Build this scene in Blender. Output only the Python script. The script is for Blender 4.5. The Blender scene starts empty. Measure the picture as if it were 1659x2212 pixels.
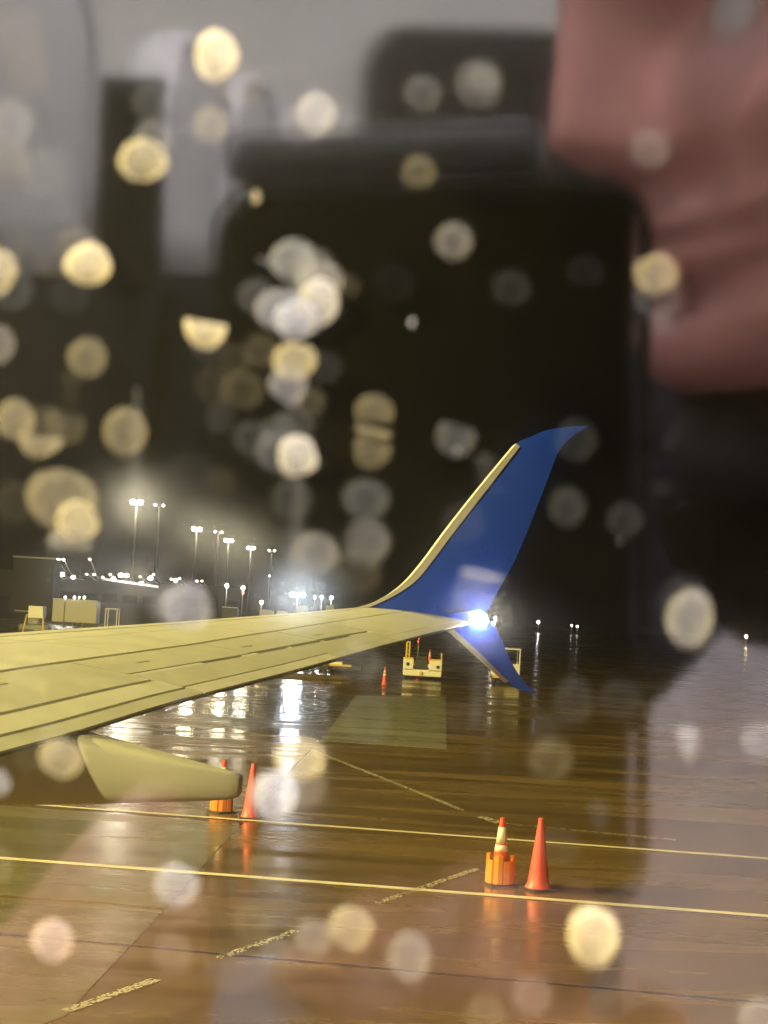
import bpy, bmesh, math, random
import numpy as np
from mathutils import Vector, Matrix

random.seed(7)
rng = np.random.default_rng(7)
scene = bpy.context.scene
COL = scene.collection

# ------------------------------------------------------------------ camera, world, exposure
EYE = 3.6                                  # metres above the apron, at a cabin window
FPX = 3318.0                               # focal length in photo pixels (1659 wide)
PITCH, ROLL = math.radians(3.95), math.radians(3.2)
C = Vector((0, 0, EYE))
FWD = Vector((0, math.cos(PITCH), math.sin(PITCH)))
_u0 = Vector((0, -math.sin(PITCH), math.cos(PITCH)))
RIGHT = math.cos(ROLL) * Vector((1, 0, 0)) + math.sin(ROLL) * _u0
UP = math.cos(ROLL) * _u0 - math.sin(ROLL) * Vector((1, 0, 0))

cam_data = bpy.data.cameras.new('camera')
cam = bpy.data.objects.new('camera', cam_data)
COL.objects.link(cam)
cam.matrix_world = Matrix(((RIGHT.x, UP.x, -FWD.x, C.x), (RIGHT.y, UP.y, -FWD.y, C.y), (RIGHT.z, UP.z, -FWD.z, C.z), (0, 0, 0, 1)))
cam_data.sensor_fit = 'HORIZONTAL'
cam_data.sensor_width = 36.0
cam_data.lens = 72.0
cam_data.clip_start = 0.004
cam_data.clip_end = 6000
cam_data.dof.use_dof = True
cam_data.dof.focus_distance = 20.0
cam_data.dof.aperture_fstop = 50.0
scene.camera = cam

world = bpy.data.worlds.new('World')
scene.world = world
world.use_nodes = True
wn = world.node_tree
bg = wn.nodes['Background']
sky = wn.nodes.new('ShaderNodeTexSky')
sky.sky_type = 'NISHITA'
sky.sun_disc = False
sky.sun_elevation = math.radians(-8)
sky.sun_rotation = math.radians(200)
wn.links.new(sky.outputs[0], bg.inputs['Color'])
bg.inputs['Strength'].default_value = 0.008

scene.view_settings.view_transform = 'Standard'
scene.view_settings.look = 'None'
scene.view_settings.exposure = 0.0
scene.view_settings.gamma = 1.0
scene.cycles.use_adaptive_sampling = False
scene.cycles.use_denoising = True
scene.cycles.max_bounces = 5
scene.cycles.diffuse_bounces = 2
scene.cycles.glossy_bounces = 3
scene.cycles.transmission_bounces = 4
scene.cycles.transparent_max_bounces = 24
scene.cycles.caustics_reflective = False
scene.cycles.caustics_refractive = False
scene.cycles.sample_clamp_indirect = 4.0
scene.cycles.blur_glossy = 0.2


def ray(x, y):
    return FWD + RIGHT * ((x - 829.5) / FPX) - UP * ((y - 1106) / FPX)


def gp(x, y, z=0.0):
    d = ray(x, y)
    return C + d * ((z - EYE) / d.z)


def at(x, y, dist):
    """point on the sight line at horizontal distance dist"""
    d = ray(x, y)
    return C + d * (dist / math.hypot(d.x, d.y))


BETA = math.radians(5)
OUT = Vector((math.sin(BETA), math.cos(BETA), 0))       # outboard, away from the fuselage
NOSE = Vector((-math.cos(BETA), math.sin(BETA), 0))     # towards the aircraft's nose
TAU = math.radians(6.5)
PN = OUT * math.cos(TAU) + Vector((0, 0, 1)) * math.sin(TAU)   # the window pane leans back a little
PANE_D = 0.155
P0 = C + PN * PANE_D


def air(s, c, z):
    p = C + OUT * s + NOSE * c
    return Vector((p.x, p.y, z))


def mirror(p):
    return p - 2 * ((p - P0).dot(PN)) * PN


def mir(x, y, d):
    """cabin point whose reflection in the pane lies on this sight line"""
    return mirror(C + ray(x, y).normalized() * d)


def mdir(v):
    return v - 2 * v.dot(PN) * PN


def on_plane(x, y, p0, n):
    d = ray(x, y)
    return C + d * ((p0 - C).dot(n) / d.dot(n))


# ------------------------------------------------------------------ materials
MATS = {}


def mat(name, col, rough=0.5, metal=0.0, spec=0.5, var=0.0, scale=6.0, bump=0.0, bscale=40.0, coat=0.0, emit=None, estr=0.0):
    if name in MATS:
        return MATS[name]
    m = bpy.data.materials.new(name)
    m.use_nodes = True
    nt = m.node_tree
    b = nt.nodes['Principled BSDF']
    b.inputs['Base Color'].default_value = (*col, 1)
    b.inputs['Roughness'].default_value = rough
    b.inputs['Metallic'].default_value = metal
    b.inputs['Specular IOR Level'].default_value = spec
    b.inputs['Coat Weight'].default_value = coat
    if emit:
        b.inputs['Emission Color'].default_value = (*emit, 1)
        b.inputs['Emission Strength'].default_value = estr
    if var or bump:
        tc = nt.nodes.new('ShaderNodeTexCoord')
        n = nt.nodes.new('ShaderNodeTexNoise')
        n.inputs['Scale'].default_value = scale
        n.inputs['Detail'].default_value = 6
        n.inputs['Roughness'].default_value = 0.65
        nt.links.new(tc.outputs['Object'], n.inputs['Vector'])
        if var:
            mx = nt.nodes.new('ShaderNodeMix')
            mx.data_type = 'RGBA'
            mx.inputs['A'].default_value = (*[c * (1 - var) for c in col], 1)
            mx.inputs['B'].default_value = (*[min(1, c * (1 + var)) for c in col], 1)
            nt.links.new(n.outputs['Fac'], mx.inputs['Factor'])
            nt.links.new(mx.outputs['Result'], b.inputs['Base Color'])
            mr = nt.nodes.new('ShaderNodeMapRange')
            mr.inputs['To Min'].default_value = max(0.03, rough - 0.12)
            mr.inputs['To Max'].default_value = min(1, rough + 0.12)
            nt.links.new(n.outputs['Fac'], mr.inputs['Value'])
            nt.links.new(mr.outputs['Result'], b.inputs['Roughness'])
        if bump:
            n2 = nt.nodes.new('ShaderNodeTexNoise')
            n2.inputs['Scale'].default_value = bscale
            n2.inputs['Detail'].default_value = 4
            nt.links.new(tc.outputs['Object'], n2.inputs['Vector'])
            bp = nt.nodes.new('ShaderNodeBump')
            bp.inputs['Strength'].default_value = bump
            bp.inputs['Distance'].default_value = 0.02
            nt.links.new(n2.outputs['Fac'], bp.inputs['Height'])
            nt.links.new(bp.outputs['Normal'], b.inputs['Normal'])
    MATS[name] = m
    return m


def lamp_mat(name, col, strength):
    return mat(name, (0.02, 0.02, 0.02), 0.4, emit=col, estr=strength)


def wet_ground(name, c1, c2, rmin, rmax, rot=-7.0, streak=1.0):
    """rain-wet paving: brush and tyre streaks run along one direction, puddled film varies the gloss"""
    m = bpy.data.materials.new(name)
    m.use_nodes = True
    nt = m.node_tree
    L = nt.links.new
    b = nt.nodes['Principled BSDF']
    b.inputs['Specular IOR Level'].default_value = 0.5
    geo = nt.nodes.new('ShaderNodeNewGeometry')
    mp = nt.nodes.new('ShaderNodeMapping')
    mp.inputs['Rotation'].default_value = (0, 0, math.radians(-rot))
    mp.inputs['Scale'].default_value = (0.16, 0.95, 1.0)
    L(geo.outputs['Position'], mp.inputs['Vector'])
    st = nt.nodes.new('ShaderNodeTexNoise')
    st.inputs['Scale'].default_value = 1.0
    st.inputs['Detail'].default_value = 7
    st.inputs['Roughness'].default_value = 0.55
    st.inputs['Distortion'].default_value = 0.6
    L(mp.outputs['Vector'], st.inputs['Vector'])
    mp2 = nt.nodes.new('ShaderNodeMapping')
    mp2.inputs['Rotation'].default_value = (0, 0, math.radians(-rot))
    mp2.inputs['Scale'].default_value = (0.10, 0.20, 1.0)
    L(geo.outputs['Position'], mp2.inputs['Vector'])
    pu = nt.nodes.new('ShaderNodeTexNoise')
    pu.inputs['Scale'].default_value = 1.0
    pu.inputs['Detail'].default_value = 5
    L(mp2.outputs['Vector'], pu.inputs['Vector'])
    fine = nt.nodes.new('ShaderNodeTexNoise')
    fine.inputs['Scale'].default_value = 3.5
    fine.inputs['Detail'].default_value = 9
    fine.inputs['Roughness'].default_value = 0.7
    L(geo.outputs['Position'], fine.inputs['Vector'])
    rp = nt.nodes.new('ShaderNodeValToRGB')
    rp.color_ramp.elements[0].position = 0.12
    rp.color_ramp.elements[0].color = (*c1, 1)
    rp.color_ramp.elements[1].position = 0.92
    rp.color_ramp.elements[1].color = (*c2, 1)
    L(st.outputs['Fac'], rp.inputs['Fac'])
    mx = nt.nodes.new('ShaderNodeMix')
    mx.data_type = 'RGBA'
    mx.blend_type = 'MULTIPLY'
    mx.inputs['Factor'].default_value = 0.55
    L(rp.outputs['Color'], mx.inputs['A'])
    fr = nt.nodes.new('ShaderNodeMapRange')
    fr.inputs['From Min'].default_value = 0.3
    fr.inputs['From Max'].default_value = 0.7
    fr.inputs['To Min'].default_value = 0.55
    fr.inputs['To Max'].default_value = 1.35
    L(fine.outputs['Fac'], fr.inputs['Value'])
    L(fr.outputs['Result'], mx.inputs['B'])
    L(mx.outputs['Result'], b.inputs['Base Color'])
    ad = nt.nodes.new('ShaderNodeMath')
    ad.operation = 'ADD'
    L(st.outputs['Fac'], ad.inputs[0])
    L(pu.outputs['Fac'], ad.inputs[1])
    rr = nt.nodes.new('ShaderNodeMapRange')
    rr.inputs['From Min'].default_value = 0.8
    rr.inputs['From Max'].default_value = 1.2
    rr.inputs['To Min'].default_value = rmin
    rr.inputs['To Max'].default_value = rmax
    L(ad.outputs[0], rr.inputs['Value'])
    L(rr.outputs['Result'], b.inputs['Roughness'])
    bp = nt.nodes.new('ShaderNodeBump')
    bp.inputs['Strength'].default_value = 0.22 * streak
    bp.inputs['Distance'].default_value = 0.03
    L(st.outputs['Fac'], bp.inputs['Height'])
    bp2 = nt.nodes.new('ShaderNodeBump')
    bp2.inputs['Strength'].default_value = 0.12
    bp2.inputs['Distance'].default_value = 0.01
    L(fine.outputs['Fac'], bp2.inputs['Height'])
    L(bp.outputs['Normal'], bp2.inputs['Normal'])
    L(bp2.outputs['Normal'], b.inputs['Normal'])
    return m


def pane_mat():
    m = bpy.data.materials.new('wet_acrylic_pane')
    m.use_nodes = True
    nt = m.node_tree
    L = nt.links.new
    nt.nodes.remove(nt.nodes['Principled BSDF'])
    out = nt.nodes['Material Output']
    tr = nt.nodes.new('ShaderNodeBsdfTransparent')
    tr.inputs['Color'].default_value = (0.97, 0.97, 0.97, 1)
    gl = nt.nodes.new('ShaderNodeBsdfGlossy')
    gl.inputs['Color'].default_value = (1, 1, 1, 1)
    gl.inputs['Roughness'].default_value = PANE_ROUGH
    m1 = nt.nodes.new('ShaderNodeMixShader')
    m1.inputs['Fac'].default_value = PANE_REFL
    L(tr.outputs[0], m1.inputs[1])
    L(gl.outputs[0], m1.inputs[2])
    # a thin film of rain mist on the acrylic scatters a little light
    tc = nt.nodes.new('ShaderNodeTexCoord')
    nz = nt.nodes.new('ShaderNodeTexNoise')
    nz.inputs['Scale'].default_value = 16.0
    nz.inputs['Detail'].default_value = 3
    L(tc.outputs['Object'], nz.inputs['Vector'])
    mr = nt.nodes.new('ShaderNodeMapRange')
    mr.inputs['From Min'].default_value = 0.35
    mr.inputs['From Max'].default_value = 0.95
    mr.inputs['To Min'].default_value = 0.001
    mr.inputs['To Max'].default_value = PANE_MIST
    sx = nt.nodes.new('ShaderNodeVectorMath')
    sx.operation = 'DOT_PRODUCT'
    sx.inputs[1].default_value = (-4.5, 0, -4.0)
    L(tc.outputs['Object'], sx.inputs[0])
    sa = nt.nodes.new('ShaderNodeMath')
    sa.operation = 'ADD'
    L(nz.outputs['Fac'], sa.inputs[0])
    L(sx.outputs['Value'], sa.inputs[1])
    L(sa.outputs[0], mr.inputs['Value'])
    tl = nt.nodes.new('ShaderNodeBsdfTranslucent')
    tl.inputs['Color'].default_value = (0.9, 0.9, 0.9, 1)
    m2 = nt.nodes.new('ShaderNodeMixShader')
    L(mr.outputs['Result'], m2.inputs['Fac'])
    L(m1.outputs[0], m2.inputs[1])
    L(tl.outputs[0], m2.inputs[2])
    rf = nt.nodes.new('ShaderNodeBsdfRefraction')
    rf.inputs['Roughness'].default_value = 0.75
    rf.inputs['IOR'].default_value = 1.03
    m3 = nt.nodes.new('ShaderNodeMixShader')
    m3.inputs['Fac'].default_value = PANE_GLOW
    L(m2.outputs[0], m3.inputs[1])
    L(rf.outputs[0], m3.inputs[2])
    L(m3.outputs[0], out.inputs['Surface'])
    return m


def drop_mat(soft=False):
    """milky, light-scattering raindrop; object colour and alpha paint the lamp light it would refract"""
    m = bpy.data.materials.new('raindrop_water')
    m.use_nodes = True
    nt = m.node_tree
    L = nt.links.new
    nt.nodes.remove(nt.nodes['Principled BSDF'])
    out = nt.nodes['Material Output']
    oi = nt.nodes.new('ShaderNodeObjectInfo')
    tc = nt.nodes.new('ShaderNodeTexCoord')
    sep = nt.nodes.new('ShaderNodeVectorMath')
    sep.operation = 'LENGTH'
    fl = nt.nodes.new('ShaderNodeVectorMath')
    fl.operation = 'MULTIPLY'
    fl.inputs[1].default_value = (1, 1, 0)
    L(tc.outputs['Object'], fl.inputs[0])
    L(fl.outputs[0], sep.inputs[0])
    rim = nt.nodes.new('ShaderNodeValToRGB')          # brighter ring of lamp light painted at the drop's edge
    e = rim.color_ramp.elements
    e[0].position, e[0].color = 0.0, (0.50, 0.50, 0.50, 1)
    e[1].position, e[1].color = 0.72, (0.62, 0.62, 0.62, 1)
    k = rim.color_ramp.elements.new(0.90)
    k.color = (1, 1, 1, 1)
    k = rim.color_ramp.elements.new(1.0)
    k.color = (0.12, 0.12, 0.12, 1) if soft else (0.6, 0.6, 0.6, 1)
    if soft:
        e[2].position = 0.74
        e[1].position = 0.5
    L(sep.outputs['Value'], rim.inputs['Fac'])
    mp = nt.nodes.new('ShaderNodeVectorMath')
    mp.operation = 'ADD'
    L(tc.outputs['Object'], mp.inputs[0])
    L(oi.outputs['Location'], mp.inputs[1])
    nz = nt.nodes.new('ShaderNodeTexNoise')
    nz.inputs['Scale'].default_value = 3.0
    nz.inputs['Detail'].default_value = 4
    L(mp.outputs[0], nz.inputs['Vector'])
    nr = nt.nodes.new('ShaderNodeMapRange')
    nr.inputs['From Min'].default_value = 0.3
    nr.inputs['From Max'].default_value = 0.7
    nr.inputs['To Min'].default_value = 0.55
    nr.inputs['To Max'].default_value = 1.25
    L(nz.outputs['Fac'], nr.inputs['Value'])
    mu = nt.nodes.new('ShaderNodeMath')
    mu.operation = 'MULTIPLY'
    L(rim.outputs['Color'], mu.inputs[0])
    L(nr.outputs['Result'], mu.inputs[1])
    mu2 = nt.nodes.new('ShaderNodeMath')
    mu2.operation = 'MULTIPLY'
    mu2.use_clamp = True
    L(mu.outputs[0], mu2.inputs[0])
    L(oi.outputs['Alpha'], mu2.inputs[1])
    tl = nt.nodes.new('ShaderNodeBsdfTranslucent')
    L(oi.outputs['Color'], tl.inputs['Color'])
    df = nt.nodes.new('ShaderNodeBsdfDiffuse')
    L(oi.outputs['Color'], df.inputs['Color'])
    ms = nt.nodes.new('ShaderNodeMixShader')
    ms.inputs['Fac'].default_value = 0.4
    L(tl.outputs[0], ms.inputs[1])
    L(df.outputs[0], ms.inputs[2])
    tr = nt.nodes.new('ShaderNodeBsdfTransparent')
    mx = nt.nodes.new('ShaderNodeMixShader')
    L(mu2.outputs[0], mx.inputs['Fac'])
    L(tr.outputs[0], mx.inputs[1])
    L(ms.outputs[0], mx.inputs[2])
    L(mx.outputs[0], out.inputs['Surface'])
    return m


PANE_ROUGH, PANE_REFL, PANE_MIST, PANE_GLOW = 0.045, 0.105, 0.010, 0.026

# ------------------------------------------------------------------ object helpers


def link(name, me, m=None, parent=None):
    o = bpy.data.objects.new(name, me)
    COL.objects.link(o)
    if m is not None and me is not None and len(me.materials) == 0:
        me.materials.append(m)
    if parent is not None:
        o.parent = parent
    return o


def tag(o, label, cat, group=None):
    o['label'] = label
    o['category'] = cat
    if group:
        o['group'] = group
    return o


def thing(name, label, cat, loc=(0, 0, 0), rz=0.0, group=None):
    o = bpy.data.objects.new(name, None)
    o.empty_display_size = 0.1
    COL.objects.link(o)
    o.location = loc
    o.rotation_euler = (0, 0, rz)
    return tag(o, label, cat, group)


def struct(name, me, m):
    o = link(name, me, m)
    o['kind'] = 'structure'
    return o


def pyd(name, vs, fs, smooth=False):
    me = bpy.data.meshes.new(name)
    me.from_pydata([tuple(v) for v in vs], [], fs)
    me.update()
    if smooth:
        me.polygons.foreach_set('use_smooth', [True] * len(me.polygons))
    return me


def fin(bm, name, smooth=False):
    bmesh.ops.recalc_face_normals(bm, faces=bm.faces)
    me = bpy.data.meshes.new(name)
    bm.to_mesh(me)
    bm.free()
    if smooth:
        me.polygons.foreach_set('use_smooth', [True] * len(me.polygons))
    return me


def add_box(bm, c, s, rz=0.0, bev=0.0, tilt=None):
    r = bmesh.ops.create_cube(bm, size=1)
    vs = r['verts']
    mt = Matrix.Translation(c) @ Matrix.Rotation(rz, 4, 'Z')
    if tilt is not None:
        mt = mt @ tilt
    mt = mt @ Matrix.Diagonal((*s, 1))
    bmesh.ops.transform(bm, matrix=mt, verts=vs)
    if bev:
        es = list({e for v in vs for e in v.link_edges})
        bmesh.ops.bevel(bm, geom=es, offset=bev, segments=2, affect='EDGES', profile=0.6)


def box_me(name, c, s, rz=0.0, bev=0.0):
    bm = bmesh.new()
    add_box(bm, c, s, rz, bev)
    return fin(bm, name)


def add_tube(bm, pts, rad, n=8, cap=True):
    pts = [Vector(p) for p in pts]
    rings = []
    for i, p in enumerate(pts):
        d = (pts[min(i + 1, len(pts) - 1)] - pts[max(i - 1, 0)]).normalized()
        a = d.cross(Vector((0, 0, 1)))
        if a.length < 1e-3:
            a = d.cross(Vector((1, 0, 0)))
        a.normalize()
        b = d.cross(a)
        r = rad[i] if isinstance(rad, (list, tuple)) else rad
        rings.append([bm.verts.new(p + (a * math.cos(t) + b * math.sin(t)) * r) for t in (2 * math.pi * k / n for k in range(n))])
    for i in range(len(rings) - 1):
        for k in range(n):
            bm.faces.new((rings[i][k], rings[i][(k + 1) % n], rings[i + 1][(k + 1) % n], rings[i + 1][k]))
    if cap:
        bm.faces.new(rings[0])
        bm.faces.new(rings[-1][::-1])


def tube_me(name, pts, rad, n=8):
    bm = bmesh.new()
    add_tube(bm, pts, rad, n)
    return fin(bm, name, True)


def lathe_me(name, prof, n=24, smooth=True, wob=None):
    """prof: list of (r, z), bottom to top, closed by caps"""
    bm = bmesh.new()
    rings = []
    for r, z in prof:
        ring = []
        for k in range(n):
            t = 2 * math.pi * k / n
            rr = r * (wob(t, z) if wob else 1)
            ring.append(bm.verts.new((rr * math.cos(t), rr * math.sin(t), z)))
        rings.append(ring)
    for i in range(len(rings) - 1):
        for k in range(n):
            bm.faces.new((rings[i][k], rings[i][(k + 1) % n], rings[i + 1][(k + 1) % n], rings[i + 1][k]))
    bm.faces.new(rings[0][::-1])
    bm.faces.new(rings[-1])
    return fin(bm, name, smooth)


def light(name, kind, loc, energy, col, size=0.3, parent=None, aim=None, cone=None):
    d = bpy.data.lights.new(name, kind)
    d.energy = energy
    d.color = col
    if kind in ('POINT', 'SPOT'):
        d.shadow_soft_size = size
    if kind == 'SPOT':
        d.spot_size = cone or math.radians(120)
        d.spot_blend = 0.6
    o = bpy.data.objects.new(name, d)
    COL.objects.link(o)
    if parent is not None:
        o.parent = parent
    o.location = loc
    if aim is not None:
        o.rotation_euler = Vector(aim).to_track_quat('-Z', 'Y').to_euler()
    return o


# ------------------------------------------------------------------ ground
M_ASPH = wet_ground('wet_asphalt', (0.062, 0.042, 0.015), (0.23, 0.150, 0.053), 0.09, 0.36, streak=0.4)
M_CONC = wet_ground('wet_concrete', (0.13, 0.112, 0.070), (0.20, 0.172, 0.105), 0.16, 0.40, streak=0.5)
M_CONC3 = wet_ground('wet_pale_concrete', (0.17, 0.17, 0.13), (0.25, 0.245, 0.19), 0.18, 0.40, streak=0.5)
M_CONC2 = wet_ground('wet_worn_concrete', (0.055, 0.05, 0.034), (0.10, 0.092, 0.062), 0.10, 0.34, streak=0.8)
struct('ground', pyd('ground', [(-3000, -1500, 0), (3000, -1500, 0), (3000, 4500, 0), (-3000, 4500, 0)], [(0, 1, 2, 3)]), M_ASPH)


def slab(pts, m, z=0.006):
    """a concrete bay as a slab with its own arris and recessed joints round it"""
    bm = bmesh.new()
    ps = [gp(*p) for p in pts]
    cen = sum(ps, Vector()) / len(ps)
    lo = [bm.verts.new((p.x, p.y, -0.05)) for p in ps]
    mi = [bm.verts.new((p.x, p.y, z - 0.003)) for p in ps]
    hi = [bm.verts.new((*(p + (cen - p).normalized() * 0.02).xy, z)) for p in ps]
    n = len(ps)
    for a, b in ((lo, mi), (mi, hi)):
        for k in range(n):
            bm.faces.new((a[k], a[(k + 1) % n], b[(k + 1) % n], b[k]))
    bm.faces.new(hi)
    return struct('concrete_slab', fin(bm, 'concrete_slab'), m)


slab([(-700, 1880), (-60, 1934), (354, 1968), (140, 2196), (-700, 2500)], M_CONC)
slab([(-700, 1700), (-700, 1872), (358, 1962), (519, 1783), (380, 1768), (0, 1740)], M_CONC)
slab([(692, 1600), (770, 1503), (963, 1503), (965, 1618)], M_CONC3, 0.008)
slab([(430, 1560), (520, 1497), (765, 1503), (687, 1598)], M_CONC2)

M_WHITE_LINE = mat('worn_white_paint', (0.60, 0.56, 0.44), 0.4, var=0.35, scale=3.0)
M_YEL_LINE = mat('worn_yellow_paint', (0.74, 0.67, 0.54), 0.4, var=0.25, scale=2.0)


def stripe(a, b, w, m, z=0.010, worn=False):
    pa, pb = gp(*a), gp(*b)
    d = (pb - pa)
    d.z = 0
    n = max(2, int(d.length / (0.10 if worn else 0.5)))
    side = Vector((-d.y, d.x, 0)).normalized()
    vs, fs = [], []
    if worn:
        # what is left of the paint: many small flakes
        dn, lanes, cell = d.normalized(), 5, 0.035
        for i in range(int(d.length / cell)):
            keep = 0.72 * (0.5 + 0.5 * math.sin(i * 0.021 + pa.x) ** 2)
            for j in range(lanes):
                if rng.random() > keep:
                    continue
                q = pa + dn * (i * cell + rng.uniform(0, 0.02)) + side * w * ((j + rng.uniform(0.2, 0.8)) / lanes - 0.5) * 1.5
                hl, hw_ = cell * rng.uniform(0.35, 0.8), w * rng.uniform(0.10, 0.2)
                k0 = len(vs)
                vs += [tuple((q + dn * e * hl + side * f * hw_).xy) + (z,) for e, f in ((-1, -0.8), (0.8, -1), (1, 0.9), (-0.9, 1))]
                fs.append((k0, k0 + 1, k0 + 2, k0 + 3))
    else:
        for i in range(n + 1):
            p = pa + d * (i / n)
            k, k2 = (w * 0.5 * (1 + rng.uniform(-0.08, 0.08)) for _ in range(2))
            vs += [(p.x + side.x * k, p.y + side.y * k, z), (p.x - side.x * k2, p.y - side.y * k2, z)]
        for i in range(n):
            fs.append((2 * i, 2 * i + 1, 2 * i + 3, 2 * i + 2))
    return struct('painted_line', pyd('painted_line', vs, fs), m)


stripe((-300, 1832), (1900, 1998), 0.19, M_YEL_LINE)
stripe((-100, 1726), (1900, 1873), 0.17, M_YEL_LINE)
stripe((660, 1615), (1002, 1752), 0.08, M_WHITE_LINE, worn=True)
stripe((1040, 1765), (1088, 1781), 0.16, M_WHITE_LINE, worn=True)
stripe((1094, 1780), (1460, 1815), 0.05, M_WHITE_LINE, worn=True)
for a, b in (((1030, 1878), (815, 1952)), ((640, 2012), (470, 2072)), ((335, 2118), (140, 2186)), ((1400, 1760), (1060, 1868))):
    if a[0] < 1300:
        stripe(a, b, 0.08, M_WHITE_LINE, worn=True)
M_TAR = mat('joint_tar', (0.012, 0.011, 0.010), 0.35)
for a, b in (((560, 1660), (1900, 1762)), ((1000, 1590), (1900, 1650)), ((519, 1781), (690, 1600)), ((-100, 2010), (1900, 2190))):
    j = stripe(a, b, 0.05, M_TAR, z=0.0095)
    j.name = 'expansion_joint'
stripe((1060, 1534), (1118, 1538), 0.18, M_WHITE_LINE)

# ------------------------------------------------------------------ the airliner: wing, winglet, fairing, cabin shell
M_WING = mat('wing_grey_paint', (0.56, 0.56, 0.52), 0.36, var=0.24, scale=3.2, bump=0.03, bscale=5)
M_WING2 = mat('wing_control_surface_paint', (0.46, 0.46, 0.41), 0.40, var=0.24, scale=3.6)
M_GAP = mat('gap_seal_black', (0.03, 0.03, 0.025), 0.7)
M_BLUE = mat('winglet_blue_paint', (0.016, 0.085, 0.80), 0.30, var=0.05, scale=2, coat=0.3)
M_METAL = mat('bare_leading_edge_metal', (0.74, 0.72, 0.66), 0.42, metal=0.1, var=0.08, scale=3)
M_FAIR = mat('fairing_grey_paint', (0.50, 0.50, 0.44), 0.42, var=0.06, scale=2.5)

LE_T = [(5, 7.4, 2.75), (11.7, 3.97, 3.31), (13.6, 3.0, 3.46), (15.26, 2.16, 3.6), (16.4, 1.57, 3.71), (17, 1.27, 3.74)]
TE_T = [(5, 3.44, 2.48), (8.04, 2.68, 2.78), (8.8, 2.49, 2.85), (9.97, 2.2, 2.98), (12.06, 1.68, 3.16), (14.11, 1.16, 3.36), (17, .445, 3.616)]


def tab(s, t):
    xs = [r[0] for r in t]
    return float(np.interp(s, xs, [r[1] for r in t])), float(np.interp(s, xs, [r[2] for r in t]))


def wing_pt(s, u, dz=0.0):
    lc, lz = tab(s, LE_T)
    tc_, tz = tab(s, TE_T)
    c, z = lc * (1 - u) + tc_ * u, lz * (1 - u) + tz * u
    z += 0.035 * (lc - tc_) * 4 * u * (1 - u)
    return air(s, c, z + dz)


def s_end(u):
    return 16.38 + 0.60 * u


def L1(s):
    return float(np.interp(s, [5, 9.75, 12.1, 13.95, 15.95, 17], [0.64, 0.62, 0.59, 0.53, 0.43, 0.36]))


airliner = thing('airliner', 'white airliner wing with blue split winglet seen from its own cabin window', 'airplane', (0, 0, 0))


def panel_me(name, s0, s1, u0, u1, th=0.022, na=10, nb=5, dz=0.0):
    """closed plate lying on the wing surface; u limits may be functions of s, s limits functions of u"""
    vs, fs = [], []
    g = lambda v, a: v(a) if callable(v) else v
    for lay in (0, 1):
        for i in range(na + 1):
            for j in range(nb + 1):
                b = j / nb
                sm = 0.5 * (g(s0, 0.5) + g(s1, 0.5))
                u_guess = g(u0, sm) * (1 - b) + g(u1, sm) * b
                s = g(s0, u_guess) * (1 - i / na) + g(s1, u_guess) * (i / na)
                u = g(u0, s) * (1 - b) + g(u1, s) * b
                vs.append(wing_pt(s, u, dz - lay * th))
    W = nb + 1
    N = (na + 1) * W
    for i in range(na):
        for j in range(nb):
            a = i * W + j
            fs.append((a, a + W, a + W + 1, a + 1))
            fs.append((N + a, N + a + 1, N + a + W + 1, N + a + W))
    for i in range(na):
        for j in (0, nb):
            a = i * W + j
            fs.append((a, a + W, N + a + W, N + a))
    for j in range(nb):
        for i in (0, na):
            a = i * W + j
            fs.append((a, a + 1, N + a + 1, N + a))
    bm = bmesh.new()
    bv = [bm.verts.new(v) for v in vs]
    for f in fs:
        bm.faces.new([bv[k] for k in f])
    return fin(bm, name)


def wing_core():
    bm = bmesh.new()
    rows = []
    na, nb = 24, 12
    for i in range(na + 1):
        ring = []
        for j in range(nb + 1):
            u = 0.004 + 0.988 * j / nb
            s = 5 + (s_end(u) - 0.02 - 5) * i / na
            ring.append(bm.verts.new(wing_pt(s, u, -0.024)))
        for j in range(nb, -1, -1):
            u = 0.004 + 0.988 * j / nb
            s = 5 + (s_end(u) - 0.02 - 5) * i / na
            ch = tab(s, LE_T)[0] - tab(s, TE_T)[0]
            ring.append(bm.verts.new(wing_pt(s, u, -0.03 - 0.12 * ch * (math.sin(math.pi * u ** 0.6)) ** 0.8)))
        rows.append(ring)
    n = len(rows[0])
    for i in range(na):
        for k in range(n):
            bm.faces.new((rows[i][k], rows[i][(k + 1) % n], rows[i + 1][(k + 1) % n], rows[i + 1][k]))
    bm.faces.new(rows[0])
    bm.faces.new(rows[-1])
    return fin(bm, 'wing')


wing = link('wing', wing_core(), M_GAP, airliner)
G = 0.006


def wp(name, *a, m=M_WING, **k):
    return link(name, panel_me(name, *a, **k), m, wing)


# skin ahead of the spoiler line, in spanwise bays with fine joints
edges = [5, 8.6, 11.2, 13.3, 15.0]
for i, s0 in enumerate(edges):
    last = i == len(edges) - 1
    wp('skin_panel', s0 + 0.006, s_end if last else edges[i + 1] - 0.006, 0.0, 0.285)
    wp('skin_panel', s0 + 0.006, s_end if last else edges[i + 1] - 0.006, 0.289, lambda s: L1(s) - 0.010)
# slat line near the leading edge as a raised thin lip
wp('slat_lip', 5, lambda u: s_end(u) - 0.5, 0.10, 0.112, th=0.004, dz=0.0035, m=M_WING2, na=16, nb=1)
# aft skin between the long gap and the control surfaces
for s0, s1, u1 in ((5, 8.0, 0.853), (8.0, 10.45, 0.853), (10.45, 12.2, 0.785), (12.2, 13.5, 0.778), (13.5, 14.6, 0.768)):
    wp('spoiler_panel', s0 + 0.008, s1 - 0.008, lambda s: L1(s) + 0.010, u1, m=M_WING2)
wp('tip_skin', 14.612, s_end, lambda s: L1(s) + 0.010, lambda s: 0.757 if s < 14.2 else 0.90, na=10, nb=6)
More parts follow.
